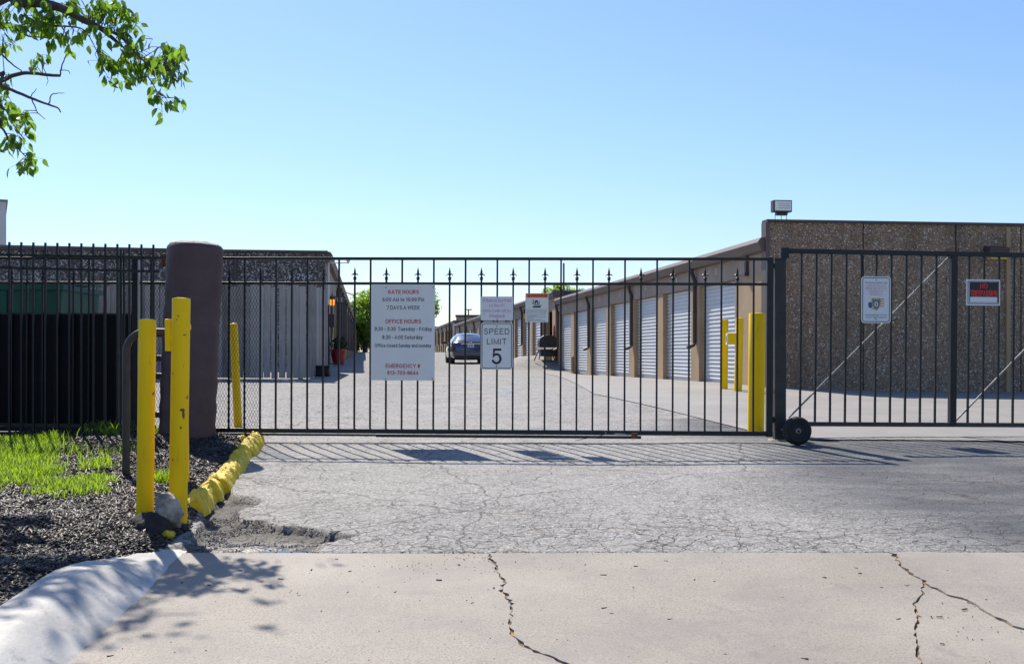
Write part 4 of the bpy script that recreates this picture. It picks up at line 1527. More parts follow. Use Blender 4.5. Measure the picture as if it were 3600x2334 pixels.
# cable with turnbuckle along the bottom rail
q = [gate_s(a)[0] for a in (2022, 2070, 2128, 2158, 2200, 2222)]
mb = MB().tube([(q[0], -.05, ZB - .075), (q[1], -.045, ZB - .05), (q[2], -.04, ZB - .015), (q[3], -.04, ZB - .012), (q[5], -.04, ZB - .01)], .0028, 5)
mb.build('cable', M['wire'], gate)
MB().tube([(q[3], -.042, ZB - .012), (q[3] + .01, -.042, ZB - .012), (q[4] - .01, -.042, ZB - .011), (q[4], -.042, ZB - .011)], [.004, .009, .009, .004], 8).build('turnbuckle', M['silver'], gate, True)
MB().box((q[5] - .01, -.05, ZB - .05), (q[5] + .05, -.028, ZB + .002)).build('anchor', M['rust'], gate)
MB().lathe([(.008, 0), (.008, .03)], 8, (q[2], -.04, ZB - .02)).build('clamp', M['silver'], gate)


# ------------------------------------------------------------------ signs
def plate(root, w_, h, r_, m, y0=-.0025, y1=0.0, name='plate', cx=0, cz=0):
    poly = []
    for (sx, sz, a0) in ((1, 1, 0), (-1, 1, 90), (-1, -1, 180), (1, -1, 270)):
        for k_ in range(5):
            a = math.radians(a0 + 22.5 * k_)
            poly.append((cx + sx * (w_ / 2 - r_) + r_ * math.cos(a), cz + sz * (h / 2 - r_) + r_ * math.sin(a)))
    return MB().prism(poly, y0, y1).build(name, m, root)


def ring(root, w_, h, r_, t_, m, y=-.0042, name='border'):
    def rr(w2, h2, r2):
        out = []
        for (sx, sz, a0) in ((1, 1, 0), (-1, 1, 90), (-1, -1, 180), (1, -1, 270)):
            for k_ in range(5):
                a = math.radians(a0 + 22.5 * k_)
                out.append((sx * (w2 / 2 - r2) + r2 * math.cos(a), y, sz * (h2 / 2 - r2) + r2 * math.sin(a)))
        return out
    A_, B_ = rr(w_, h, r_), rr(w_ - 2 * t_, h - 2 * t_, max(r_ - t_, .001))
    n_ = len(A_)
    mb = MB().add(A_ + B_, [(i, (i + 1) % n_, n_ + (i + 1) % n_, n_ + i) for i in range(n_)])
    return mb.build(name, m, root)


def bolt(root, x, z, r_=.006, m='silver'):
    o = MB().lathe([(r_ * .5, 0), (r_, .002), (r_, .005)], 10, (0, 0, 0), 'y').build('bolt', M[m], root)
    o.location = (x, -.0085, z)


def sign_at(name, label, cx, cy, back=.036, Yg=None, rz=GR):
    Y = (Yg if Yg else gate_s(cx)[1]) - back
    p_ = at(cx, cy, Y)
    return thing(name, label, 'sign', p_, (0, .0042, rz)), Y / F


S, m_ = sign_at('gate_hours_sign', 'large pale grey sign listing gate hours and office hours on the black gate', 1416.5, 1168.5)
plate(S, 225 * m_, 337 * m_, 3 * m_, M['sign'])
T = lambda s, cx, cy, w_, h, mat, bold=.0: letter(S, s, (cx - 1416.5) * m_, (1168.5 - cy) * m_, w_ * m_, h * m_, M[mat], bold)
T('GATE HOURS', 1417.7, 1026.5, 110, 14.3, 'red', .055)
T('6:00 AM to 10:00 PM', 1417.5, 1053, 146, 13.6, 'black', .026)
T('7 DAYS A WEEK', 1417.5, 1081.6, 116.5, 13.6, 'black', .026)
T('OFFICE HOURS', 1417.5, 1130, 126, 14.2, 'red', .055)
T('9:30 - 5:30  Tuesday - Friday', 1417.5, 1157.9, 202, 17, 'black', .026)
T('9:30 - 4:00 Saturday', 1415, 1187, 143, 17, 'black', .026)
T('Office closed Sunday and Monday', 1417, 1216, 199, 15.3, 'black', .026)
T('EMERGENCY #', 1417, 1286.3, 122, 14, 'red', .055)
T('913-703-8644', 1416.7, 1310.5, 110, 14, 'red', .055)
for a, b in ((1356, 1011), (1356, 1332), (1522, 1330), (1523, 1008)):
    bolt(S, (a - 1416.5) * m_, (1168.5 - b) * m_, .006)

S, m_ = sign_at('rent_notice_sign', 'small white sign with faded pink rent notice above the speed limit sign', 1747, 1084.2)
plate(S, 114 * m_, 83.5 * m_, 4 * m_, M['sign'])
T = lambda s, cx, cy, w_, h, mat, bold=.0: letter(S, s, (cx - 1747) * m_, (1084.2 - cy) * m_, w_ * m_, h * m_, M[mat], bold)
T('If Rent is Not Paid', 1747.3, 1056.3, 99.5, 11.7, 'pink', .035)
T('by the 5', 1742.7, 1075, 44.7, 12.5, 'pink', .035)
T('th', 1770, 1072.5, 8.5, 7.4, 'pink', .03)
T('Gate Code will be', 1747.3, 1092.3, 98.8, 11.2, 'pink', .035)
T('Disabled!', 1747.3, 1110.8, 54.2, 11.8, 'pink', .035)
mb = MB()
for (a, b, c_, d_) in ((1696, 1103, 1706, 1102.5), (1696, 1105, 1701, 1106), (1700, 1109, 1706, 1107), (1697, 1113, 1700, 1112), (1701, 1118, 1705, 1117)):
    mb.tube([((a - 1747) * m_, -.0045, (1084.2 - b) * m_), ((c_ - 1747) * m_, -.0045, (1084.2 - d_) * m_)], .0008, 4)
mb.build('pen_marks', M['grey_ink'], S)
bolt(S, 0, (1084.2 - 1046) * m_, .005, 'black')
bolt(S, .002, (1084.2 - 1121.5) * m_, .005, 'black')

S, m_ = sign_at('speed_limit_sign', 'white speed limit 5 sign with black border on the gate', 1746.3, 1216)
plate(S, 112.5 * m_, 165.5 * m_, 11 * m_, M['sign'])
ring(S, 106 * m_, 159 * m_, 9 * m_, 2.3 * m_, M['black'])
T = lambda s, cx, cy, w_, h, mat, bold=.0: letter(S, s, (cx - 1746.3) * m_, (1216 - cy) * m_, w_ * m_, h * m_, M[mat], bold)
T('SPEED', 1746.3, 1165.3, 88.7, 20.5, 'black', .015)
T('LIMIT', 1746, 1200.3, 68.4, 20.5, 'black', .015)
T('5', 1746.7, 1252.7, 34.3, 55.5, 'black', .035)
bolt(S, 0, (1216 - 1147) * m_, .007)
bolt(S, 0, (1216 - 1287) * m_, .007)

S, m_ = sign_at('warning_sign', 'cream warning sign with orange band and crushing pictogram on the gate', 1887.5, 1082)
plate(S, 81 * m_, 102 * m_, 2.5 * m_, M['sign_cream'])
L_ = lambda cx, cy: ((cx - 1887.5) * m_, (1082 - cy) * m_)
a = L_(1850, 1032.5)
b = L_(1925.5, 1046.5)
MB().box((a[0], -.0034, a[1]), (b[0], -.0026, b[1])).build('band', M['orange'], S)
T = lambda s, cx, cy, w_, h, mat, bold=.0: letter(S, s, *L_(cx, cy), w_ * m_, h * m_, M[mat], bold, -.0048)
T('WARNING', 1894.7, 1039.5, 57.5, 8.5, 'black', .02)


def poly(pts_, m, y=-.0042, name='pictogram'):
    mb = MB().add([(L_(a, b)[0], y, L_(a, b)[1]) for a, b in pts_], [tuple(range(len(pts_)))])
    return mb.build(name, M[m], S)


Z8 = lambda x_, y_: (1640 + x_ / 7.4375, 1000 + y_ / 7.4375)
poly([Z8(1605, 325), Z8(1636, 262), Z8(1668, 325)], 'black', -.0046, 'alert_triangle')
poly([Z8(*q_) for q_ in ((1790, 418), (1868, 418), (1868, 515), (1790, 515))], 'black')
poly([Z8(*q_) for q_ in ((1812, 480), (1830, 466), (1850, 480), (1845, 508), (1818, 508))], 'sign_cream', -.0046)
poly([Z8(*q_) for q_ in ((1738, 565), (1940, 565), (1940, 606), (1735, 606))], 'black')
poly([Z8(*q_) for q_ in ((1728, 400), (1745, 392), (1782, 500), (1766, 508))], 'black')
poly([Z8(*q_) for q_ in ((1705, 470), (1718, 462), (1782, 535), (1975, 545), (1975, 558), (1778, 548))], 'black')
poly([Z8(*q_) for q_ in ((1866, 522), (1918, 436), (1930, 444), (1882, 528))], 'black')
poly([Z8(*q_) for q_ in ((1893, 522), (1910, 514), (1925, 522), (1910, 530))], 'black')
poly([Z8(*q_) for q_ in ((1560, 648), (2125, 648), (2125, 652), (1560, 652))], 'grey_ink', -.0042, 'rule')
T('Moving Gate Can Cause', 1887.3, 1092.4, 71, 5.7, 'black', .01)
T('Serious Injury or Death', 1886, 1099, 68.6, 5.7, 'black', .01)
for y_, x1_ in ((790, 2080), (820, 1840), (852, 2090), (880, 1760), (916, 1980), (944, 2055)):
    poly([Z8(1578, y_ - 4), Z8(x1_, y_ - 4), Z8(x1_, y_ + 5), Z8(1578, y_ + 5)], 'grey_ink', -.0042, 'fine_print')
for a, b in ((1590, 258), (2108, 258), (1622, 966), (2036, 966)):
    q_ = L_(*Z8(a, b))
    bolt(S, q_[0], q_[1], .004, 'black')

# ------------------------------------------------------------------ right-hand rolling gate, post, signs
RY, RROT = 11.22, .08
R0 = at(2740, 1400, RY)
rg = thing('rolling_gate', 'taller black gate section with diagonal rods and a rubber wheel on the right', 'gate', (R0.x, RY, 0), (0, .0100, RROT))
RB, RT = .146, 1.892
RL = 4.1
MB().box((.0, -.025, RT - .025), (RL, .025, RT + .025)).build('top_rail', M['iron'], rg, False, .004)
MB().box((.05, -.022, RB - .022), (RL, .022, RB + .022)).build('bottom_rail', M['iron_old'], rg, False, .004)
MB().box((-.01, -.03, RT - .075), (.075, .03, RT + .034)).build('rail_cap', M['iron'], rg, False, .004)


def rs(px):
    t_ = (px - 1800) / F
    Y_ = (RY - math.tan(RROT) * R0.x) / (1 - math.tan(RROT) * t_)
    return (t_ * Y_ - R0.x) / math.cos(RROT)


rp = MB().box((-.0095, -.0095, RB + .021), (.0095, .0095, RT - .024)).mesh('picket', M['iron'])
mid = rs(3346)
k_ = 0
for base, num in ((2811.4, 10), (3401, 9)):
    for i in range(num):
        px_ = base + 52.7 * i
        x = rs(px_)
        if abs(x - mid) < .06:
            continue
        o = link('picket', rp, rg)
        o.location.x = x
MB().box((mid - .033, -.033, RB + .0), (mid + .033, .033, RT - .02)).build('mid_post', M['iron'], rg, False, .004)
MB().tube([(.10, .018, RB + .06), (mid - .04, .018, RT - .03)], .009, 8).build('truss_rod', M['silver'], rg)
MB().tube([(mid + .04, .018, RB + .03), (2 * mid - .10, .018, RT - .03)], .009, 8).build('truss_rod', M['silver'], rg)
MB().tube([(.06, -.012, 1.155), (1.2, -.012, 1.135), (RL, -.012, 1.12)], .0016, 4).build('wire', M['rust'], rg)
# wheels on a stub axle
cwx = at(2802, 1520, 10.45)
wr = .134
for (wx, wy) in ((cwx.x, 10.45),):
    zc = float(asphalt_z(np.array([wx]), np.array([wy]))[0]) + wr + .004
    loc = (rg.matrix_basis.inverted() @ Vector((wx, wy, zc)))
    mb = MB().lathe([(.070, -.040), (.078, -.050), (.098, -.053), (.102, -.048), (.106, -.052), (.122, -.044), (.128, -.034), (wr, -.022), (wr - .004, -.012), (wr + .001, -.010), (wr + .001, .010), (wr - .004, .012), (wr, .022), (.126, .036), (.105, .048), (.07, .045)], 32, (0, 0, 0), 'y')
    wv = mb.build('wheel', M['rubber'], rg, True)
    wv.location = loc
    MB().lathe([(.071, -.03), (.066, -.034), (.06, -.024), (.03, -.022), (.026, -.04), (.012, -.046), (.012, .03), (.071, .03)], 24, (0, 0, 0), 'y').build('rim', M['wire'] if wy < 10.6 else M['iron_old'], wv, True)
    for k_ in range(5):
        a = 2 * math.pi * k_ / 5
        MB().lathe([(.006, -.03), (.006, -.020)], 6, (.042 * math.cos(a), 0, .042 * math.sin(a)), 'y').build('lug', M['iron'], wv)
inv = rg.matrix_basis.inverted()
MB().tube([inv @ Vector((cwx.x, 10.43, .115)), inv @ Vector((cwx.x - .05, 10.85, .115))], .016, 8).build('axle', M['iron_old'], rg)
MB().box((-.02, -.45, RB - .06), (.10, -.02, RB + .05)).build('axle_bracket', M['iron_old'], rg, False, .004)
# post between the two gates
p = at(2743, 1543, 10.9)
gpz = g1(p.x, 10.9)
tp = thing('gate_post', 'dark square post with hinges between the two gates', 'post', (p.x, 10.93, gpz - .02))
MB().box((-.055, -.045, 0), (.055, .045, 1.80)).build('post', M['iron_old'], tp, False, .005)
MB().box((-.06, -.05, 1.798), (.06, .05, 1.812)).build('cap', M['iron'], tp)
MB().box((-.115, -.02, 1.72), (-.056, .03, 1.77)).build('top_hinge', M['iron'], tp, False, .004)
MB().box((-.115, -.02, .20), (-.056, .03, .26)).build('bottom_hinge', M['iron'], tp, False, .004)
mb = MB().tube([(-.055, -.02, .50), (-.10, -.02, .50)], .006, 6).tube([(-.055, -.02, .52), (-.10, -.02, .52)], .006, 6).tube([(.055, -.03, .60), (.14, -.06, .60)], .006, 6)
mb.build('latch_pin', M['rust'], tp)
MB().box((-.10, -.09, .0), (.13, .09, .035)).build('footing', M['rock'], tp, False, .012)

S, m_ = sign_at('police_program_sign', 'white community program sign with a badge emblem on the right gate', 3079.5, 1054, .0, RY + .06, RROT)
plate(S, 107 * m_, 164 * m_, 11 * m_, M['sign'])
ring(S, 99 * m_, 156 * m_, 9 * m_, 2.2 * m_, M['black'])
T = lambda s, cx, cy, w_, h, mat, bold=.0: letter(S, s, (cx - 3079.5) * m_, (1054 - cy) * m_, w_ * m_, h * m_, M[mat], bold)
T('We have Joined  the', 3079.3, 994, 81.6, 8, 'teal_ink')
T('LENEXA  POLICE', 3079.3, 1005, 70.7, 7.3, 'fadedred')
T('CRIME-RESISTANT', 3079.3, 1015, 78, 7.5, 'fadedred')
T('COMMUNITY', 3079.3, 1025, 52.4, 7.5, 'fadedred')
T('PROGRAM', 3079.3, 1035, 44.6, 7.3, 'fadedred')
T('Keeping Illegal Activity', 3079.8, 1107.5, 79, 7.8, 'teal_ink')
T('Out of This Property', 3079.8, 1116, 73, 8, 'teal_ink')
Z3 = lambda x_, y_: ((2980 + x_ / 4.1034 - 3079.5) * m_, (1054 - 940 - y_ / 4.1034) * m_)


def poly3(pts_, m, y, name):
    MB().add([(Z3(a, b)[0], y, Z3(a, b)[1]) for a, b in pts_], [tuple(range(len(pts_)))]).build(name, M[m], S)


poly3([(290, 520), (310, 500), (350, 505), (350, 580), (320, 590), (297, 570)], 'blue_ink', -.0040, 'flag_field')
for k_ in range(5):
    y0 = 442 + k_ * 34
    poly3([(430, y0 + 8), (530, y0 + 2 + 6), (530, y0 + 22), (430, y0 + 26)] if k_ < 4 else [(335, 600), (380, 575), (385, 590), (345, 615)], 'fadedred', -.0040, 'flag_stripe')
poly3([(340, 452), (372, 442), (410, 452), (448, 442), (480, 452), (474, 540), (450, 590), (410, 628), (370, 590), (346, 540)], 'gold', -.0046, 'badge')
poly3([(352, 470), (410, 462), (468, 470), (463, 535), (443, 580), (410, 610), (377, 580), (357, 535)], 'grey_ink', -.0052, 'badge_field')
poly3([(385, 515), (410, 490), (435, 515), (438, 545), (410, 570), (382, 545)], 'sign', -.0058, 'badge_seal')
poly3([(398, 520), (410, 508), (422, 520), (420, 545), (410, 555), (400, 545)], 'teal_ink', -.0064, 'badge_seal')
poly3([(366, 734), (420, 734), (420, 738), (366, 738)], 'teal_ink', -.0046, 'underline')
bolt(S, 0, Z3(404, 185)[1], .005, 'black')
bolt(S, 0, Z3(404, 752)[1], .005, 'black')

S, m_ = sign_at('no_trespassing_sign', 'black sign with red no trespassing lettering in a white frame', 3456.5, 1028.5, .0, RY + .15, RROT)
plate(S, 123 * m_, 91 * m_, 2.5 * m_, M['sign'])
L_ = lambda cx, cy: ((cx - 3456.5) * m_, (1028.5 - cy) * m_)
ring(S, 114 * m_, 80 * m_, 1.5 * m_, 2.4 * m_, M['black'])
a, b = Z3(1750, 212), Z3(2178, 508)
c3 = lambda x_, y_: L_(2980 + x_ / 4.1034, 940 + y_ / 4.1034)
a, b = c3(1748, 214), c3(2176, 506)
MB().box((a[0], -.0045, a[1]), (b[0], -.0027, b[1])).build('field', M['black'], S)
a, b = c3(1757, 428), c3(2162, 503)
MB().box((a[0], -.0055, a[1]), (b[0], -.0046, b[1])).build('blank_strip', M['sign'], S)
T = lambda s, cx, cy, w_, h, mat, bold=.0: letter(S, s, *L_(cx, cy), w_ * m_, h * m_, M[mat], bold, -.0058)
T('NO', 3457.6, 1005.4, 26.8, 17.8, 'neon', .04)
T('TRESPASSING', 3458, 1031, 98, 20.5, 'neon', .04)

# ------------------------------------------------------------------ fixed fence in front of the gate's tail
FYn = 10.25
ff = thing('iron_fence', 'black iron picket fence at the left edge behind the grass', 'fence')
zt0, zt1 = at(33, 860, FYn).z, at(540, 870, FYn).z
pk = MB().box((-.0085, -.0085, .06), (.0085, .0085, 1.855)).mesh('picket', M['iron'])
for k_ in range(-16, 13):
    px_ = 33 + 42.2 * k_
    o = link('picket', pk, ff)
    o.location = (at(px_, 0, FYn).x, FYn, .03 - .002 * k_)
a, b = at(-650, 884, FYn), at(570, 906, FYn)
MB().bar((a.x, FYn + .016, a.z), (b.x, FYn + .016, b.z), .022).build('top_rail', M['iron'], ff)
a, b = at(-650, 923, FYn), at(558, 955, FYn)
MB().bar((a.x, FYn + .016, a.z), (b.x, FYn + .016, b.z), .022).build('second_rail', M['iron'], ff)
a, b = at(-650, 1483, FYn), at(545, 1500, FYn)
MB().bar((a.x, FYn + .016, a.z), (b.x, FYn + .016, b.z), .03).build('bottom_rail', M['iron'], ff)
for px_, Y_ in ((417, 10.36), (426, 10.47), (436, 10.58)):
    o = link('picket', pk, ff)
    o.location = (at(px_, 0, Y_).x, Y_, -.02)

# ------------------------------------------------------------------ pillar
p0, p1 = at(656, 1527, 10.45), at(687, 870, 10.45)
pil = thing('concrete_pillar', 'thick brown painted round pillar with a weathered top', 'pillar', (p0.x, 10.45, b1(p0.x, 10.3) - .03))
H = p1.z - pil.location.z
mb = MB()
prof = [(.258, 0)] + [(.258 + .006 * math.sin(i * 2.1), H * i / 24) for i in range(1, 24)] + [(.262, H - .03), (.255, H), (.235, H + .024)]
mb.lathe(prof, 40)
me = mb.mesh('shaft', M['pillar'], True)
for v in me.vertices:
    a = math.atan2(v.co.y, v.co.x)
    f_ = 1 + .008 * math.sin(3 * a + v.co.z * 4) + .006 * math.sin(7 * a - v.co.z * 9)
    v.co.x *= f_
    v.co.y *= f_
sh = link('shaft', me, pil)
mb = MB().lathe([(.236, H + .022), (.215, H + .036), (.15, H + .052), (.06, H + .06)], 32)
me = mb.mesh('cap', M['pillar_cap'], True)
for v in me.vertices:
    v.co.z += .006 * math.sin(v.co.x * 40) * math.cos(v.co.y * 33)
link('cap', me, pil)
pil.rotation_euler = (0, math.atan2(p1.x - p0.x, H), 0)
brk_ = at(580, 915, 10.6)
iv = Matrix.Translation(pil.location) @ Matrix.Rotation(pil.rotation_euler.y, 4, 'Y')
q_ = iv.inverted() @ Vector((brk_.x, 10.6, brk_.z))
MB().box((q_.x - .03, q_.y - .03, q_.z - .06), (q_.x + .06, q_.y + .05, q_.z + .06)).build('gate_guide', M['rust'], pil, False, .005)
for z in (.18, .55, .72, .95):
    MB().box((q_.x - .06, q_.y - .02, z), (q_.x + .04, q_.y + .06, z + .055)).build('guide_roller', M['iron_old'], pil, False, .006)


# ------------------------------------------------------------------ bollards
def bollard(label, base, top, r_, dome=False, flatnoise=0.0, group='yellow bollards'):
    b_ = Vector(base)
    t_ = Vector(top)
    o = thing('bollard', label, 'bollard', b_ - Vector((0, 0, .06)), (0, 0, 0), group)
    H_ = (t_ - b_).length + .06
    if dome:
        prof_ = [(r_, 0), (r_, H_ - r_ * .8), (r_ * .92, H_ - r_ * .4), (r_ * .7, H_ - r_ * .15), (r_ * .35, H_ - .003), (.004, H_)]
    else:
        prof_ = [(r_, 0), (r_ * 1.004, H_ * .3), (r_ * .998, H_ * .6), (r_, H_ - .006), (r_ * .96, H_), (r_ * .5, H_ + .004), (.004, H_ + .006)]
    MB().lathe(prof_, 28).build('pipe', M['yellow'], o, True)
    d_ = (t_ - b_).normalized()
    o.rotation_euler = (-math.atan2(d_.y, d_.z), math.atan2(d_.x, d_.z), 0)
    return o


b_, t_ = at(509, 1812, 6.6), at(518, 1124, 6.6)
bollard('shorter of the two front yellow bollards, left of the pale rock', b_, t_, .0505)
b_, t_ = at(625, 1825, 6.62), at(637, 1049, 6.62)
o = bollard('tallest yellow bollard with a rust chip, right of the pale rock', b_, t_, .0535)
for (zz, xx, w_, h_) in ((.715, .030, .015, .010), (.685, .036, .008, .030), (.61, .024, .006, .008), (1.16, .035, .010, .004), (1.27, 0.0, .006, .006), (1.25, -.01, .004, .004), (.42, -.02, .004, .012), (.93, -.03, .003, .010)):
    mb = MB()
    pts_ = []
    rr = .0548
    for i in range(8):
        a = i * math.pi / 4
        x_ = xx + w_ * math.cos(a) * rnd.uniform(.6, 1.1)
        z_ = zz + h_ * math.sin(a) * rnd.uniform(.6, 1.1)
        pts_.append((x_, -math.sqrt(max(rr * rr - x_ * x_, 0)), z_))
    mb.add(pts_, [tuple(range(8))])
    mb.build('rust_chip', M['rust'], o)
b_, t_ = at(640, 1698, 7.9), at(632, 1097, 7.9)
o = bollard('yellow bollard with a flat box, hidden behind the tallest one', b_, t_, .052)
MB().box((-.075, -.11, 1.0), (-.045, .07, 1.225)).build('keypad_box', M['yellow'], o, False, .004)
MB().tube([(.05, 0, 1.17), (.075, 0, 1.17)], .022, 10).build('knob', M['yellow'], o)
b_, t_ = at(838, 1505, 12.4), at(822, 1135, 12.4)
bollard('leaning dome-topped yellow bollard behind the mesh of the gate', (b_.x, 12.4, g1(b_.x, 12.4)), t_, .045, True)
b_, t_ = at(2657, 1515, 11.9), at(2662, 1102, 11.9)
bollard('thick yellow bollard standing beside the gate post', (b_.x, 11.9, g1(b_.x, 11.9)), t_, .088)
b_, t_ = at(2545, 1357, 19.6), at(2547, 1124, 19.6)
bollard('left yellow bollard of the pair before the nearest roll-up door', (b_.x, 19.6, g1(b_.x, 19.6)), t_, .066)
b_, t_ = at(2594, 1367, 18.8), at(2600, 1119, 18.8)
o = bollard('right yellow bollard of the door pair, carrying a keypad box', (b_.x, 18.8, g1(b_.x, 18.8)), t_, .066)
MB().box((-.20, -.06, .86), (-.02, .10, 1.05)).build('keypad_box', M['yellow'], o, False, .006)
MB().box((-.215, -.05, .85), (-.201, .06, 1.04)).build('keypad_face', M['sign_cream'], o)
MB().box((-.217, -.02, .90), (-.2155, .03, 1.0)).build('keypad', M['black'], o)

# bent pipe guard
a_, c_ = bpx(444, 1688), at(632, 1700, 8.05)
zt_ = at(500, 1166, 8.05).z
R_ = .15
a_.x = at(443, 1688, 8.05).x
pts_ = [(a_.x, 8.05, a_.z - .05), (a_.x, 8.05, zt_ - R_)]
for k_ in range(1, 7):
    an = math.radians(15 * k_)
    pts_.append((a_.x + R_ * (1 - math.cos(an)), 8.05, zt_ - R_ + R_ * math.sin(an)))
for k_ in range(0, 7):
    an = math.radians(15 * k_)
    pts_.append((c_.x - R_ + R_ * math.sin(an), 8.05 + .10, zt_ - R_ + R_ * math.cos(an)))
pts_.append((c_.x, 8.15, a_.z - .05))
tag(MB().tube(pts_, .0275, 14).build('pipe_guard', M['brownpipe'], None, True), 'dark bent pipe hoop guarding the keypad behind the front bollards', 'guard rail')


# ------------------------------------------------------------------ rocks and the lumpy yellow edging
def lump(name, size, seed, mat, sub=3, rough=.22, facets=True):
    bm = bmesh.new()
    bmesh.ops.create_icosphere(bm, subdivisions=sub, radius=1)
    r_ = random.Random(seed)
    ph = [(Vector((r_.gauss(0, 1), r_.gauss(0, 1), r_.gauss(0, 1))) * 1.6, r_.uniform(0, 6.3)) for _ in range(7)]
    ph2 = [(Vector((r_.gauss(0, 1), r_.gauss(0, 1), r_.gauss(0, 1))) * 5, r_.uniform(0, 6.3)) for _ in range(7)]
    ph3 = [(Vector((r_.gauss(0, 1), r_.gauss(0, 1), r_.gauss(0, 1))) * 13, r_.uniform(0, 6.3)) for _ in range(9)]
    for v in bm.verts:
        n_ = v.co.copy()
        f_ = 1 + sum(math.sin(a.dot(n_) + b) for a, b in ph) * rough * .25 + sum(math.sin(a.dot(n_) + b) for a, b in ph2) * rough * .09 + sum(math.sin(a.dot(n_) + b) for a, b in ph3) * rough * .06
        q = n_ * f_
        # chiselled facets
        for a, b in (ph[:5] if facets else ph[:2]):
            d_ = a.normalized()
            e_ = q.dot(d_) - .82
            if e_ > 0:
                q -= d_ * e_ * .75
        v.co = Vector((q.x * size[0], q.y * size[1], q.z * size[2]))
    me = bpy.data.meshes.new(name)
    bm.to_mesh(me)
    bm.free()
    me.materials.append(mat)
    for p_ in me.polygons:
        p_.use_smooth = True
    return me


def rock(name, label, px_, py_, Y_, size, seed, mat, rot=(0, 0, 0)):
    o = link(name, lump(name, size, seed, mat, 4, .34))
    o.location = at(px_, py_, Y_)
    o.rotation_euler = rot
    return tag(o, label, 'rock')


rock('rock', 'pale grey limestone rock propped between the two front bollards', 592, 1793, 6.42, (.083, .07, .105), 3, M['rock'], (.1, -.35, .3))
rock('rock', 'dark clod-like rock at the foot of the shorter front bollard', 530, 1862, 6.35, (.105, .09, .105), 8, M['rock_dark'], (0, .3, 0))
rock('rock', 'small yellow-painted chunk beside the dark rock', 592, 1878, 6.28, (.042, .035, .032), 5, M['yellow_rough'])

yc = thing('yellow_edging', 'rough yellow painted edging curving from the bollards to the gate', 'edging')
path = [gpx(a, b) for a, b in ((676, 1800), (705, 1772), (740, 1738), (775, 1706), (806, 1675), (832, 1645), (856, 1612), (878, 1580), (893, 1556), (897, 1543))]
path += [Vector((path[-1].x - .05, 10.62, g1(0, 10.6))), Vector((path[-1].x - .22, 10.68, g1(0, 10.6))), Vector((path[-1].x - .42, 10.70, g1(0, 10.6)))]
dense = []
for i in range(len(path) - 1):
    n_s = max(2, int((path[i + 1] - path[i]).length / .016))
    for q in range(n_s):
        dense.append(path[i].lerp(path[i + 1], q / n_s))
cuts, q = [0], 0
while q < len(dense) - 1:
    q = min(q + rnd.choice((8, 11, 14, 19, 24)), len(dense) - 1)
    cuts.append(q)
for ci in range(len(cuts) - 1):
    seg = dense[cuts[ci]:cuts[ci + 1] + 1]
    if len(seg) < 3:
        continue
    wS, hS, sh = rnd.uniform(.072, .096), rnd.uniform(.08, .108), rnd.uniform(-.012, .012)
    rows, np_ = [], 15
    thin = 1.0 if cuts[ci] < len(dense) * .78 else .6
    for i, p_ in enumerate(seg):
        a = seg[max(i - 1, 0)]
        b = seg[min(i + 1, len(seg) - 1)]
        d_ = (b - a)
        d_.z = 0
        d_.normalize()
        sd = Vector((d_.y, -d_.x, 0))
        e_ = min(i, len(seg) - 1 - i) / (len(seg) - 1) * 2
        f_ = (.90 + .10 * min(1, e_ * 5)) * thin * (1 + .22 * (float(vnoise(p_.x + ci * 3.1, p_.y, 11, 94)) - .5))
        row = []
        for j in range(np_):
            t_ = j / (np_ - 1) * 2 - 1
            prof_ = (1 - abs(t_) ** 3.2)
            u = t_ * wS * f_ * (1.12 - .1 * prof_)
            w_p = p_ + sd * (u + sh)
            nz = (float(vnoise(w_p.x, w_p.y, 22, 91)) - .5) * .040 + (float(vnoise(w_p.x, w_p.y, 60, 92)) - .5) * .026
            row.append((w_p.x + (float(vnoise(w_p.x, w_p.y + j, 40, 93)) - .5) * .012, w_p.y, p_.z - .03 + (hS * f_ + .03) * prof_ + nz * (prof_ > .05)))
        rows.append(row)
    mb = MB()
    R_n = len(rows)
    mb.add([v for r_ in rows for v in r_], [(i * np_ + j, i * np_ + j + 1, (i + 1) * np_ + j + 1, (i + 1) * np_ + j) for i in range(R_n - 1) for j in range(np_ - 1)] + [tuple(range(np_)), tuple((R_n - 1) * np_ + j for j in reversed(range(np_)))])
    mb.build('edging_block', M['yellow_rough'], yc, True)

# ------------------------------------------------------------------ the parked car
cp = at(1655, 1283, 52)
cz = g1(cp.x, 52)
car = thing('parked_car', 'dark blue sedan parked in the yard behind the gate, seen from the rear', 'car', (cp.x, 52, cz - .0), (0, 0, TH))


def sect(hw, zb, zt, rx=.30, n_=20):
    out = []
    for k_ in range(n_):
        a = 2 * math.pi * k_ / n_
        c_, s_ = math.cos(a), math.sin(a)
        e_ = .42
        out.append((hw * math.copysign(abs(c_) ** e_, c_), (zb + zt) / 2 + (zt - zb) / 2 * math.copysign(abs(s_) ** e_, s_)))
    return out


def loft(secs, mat, name, parent, smooth=True):
    mb = MB()
    n_ = len(secs[0][1])
    vs = [(x, y, z) for y, sc_ in secs for x, z in sc_]
    fs = [(i * n_ + k_, i * n_ + (k_ + 1) % n_, (i + 1) * n_ + (k_ + 1) % n_, (i + 1) * n_ + k_) for i in range(len(secs) - 1) for k_ in range(n_)]
    fs += [tuple(range(n_)), tuple((len(secs) - 1) * n_ + k_ for k_ in range(n_))]
    mb.add(vs, fs)
    return mb.build(name, mat, parent, smooth)


loft([(.0, sect(.74, .36, .98)), (.05, sect(.84, .28, 1.04)), (.25, sect(.90, .22, 1.05)), (.8, sect(.92, .20, 1.02)), (2.4, sect(.925, .19, .98)), (3.5, sect(.92, .19, .96)), (4.4, sect(.89, .2, .84)), (4.75, sect(.80, .24, .72)), (4.88, sect(.6, .32, .6))], M['car'], 'body', car)


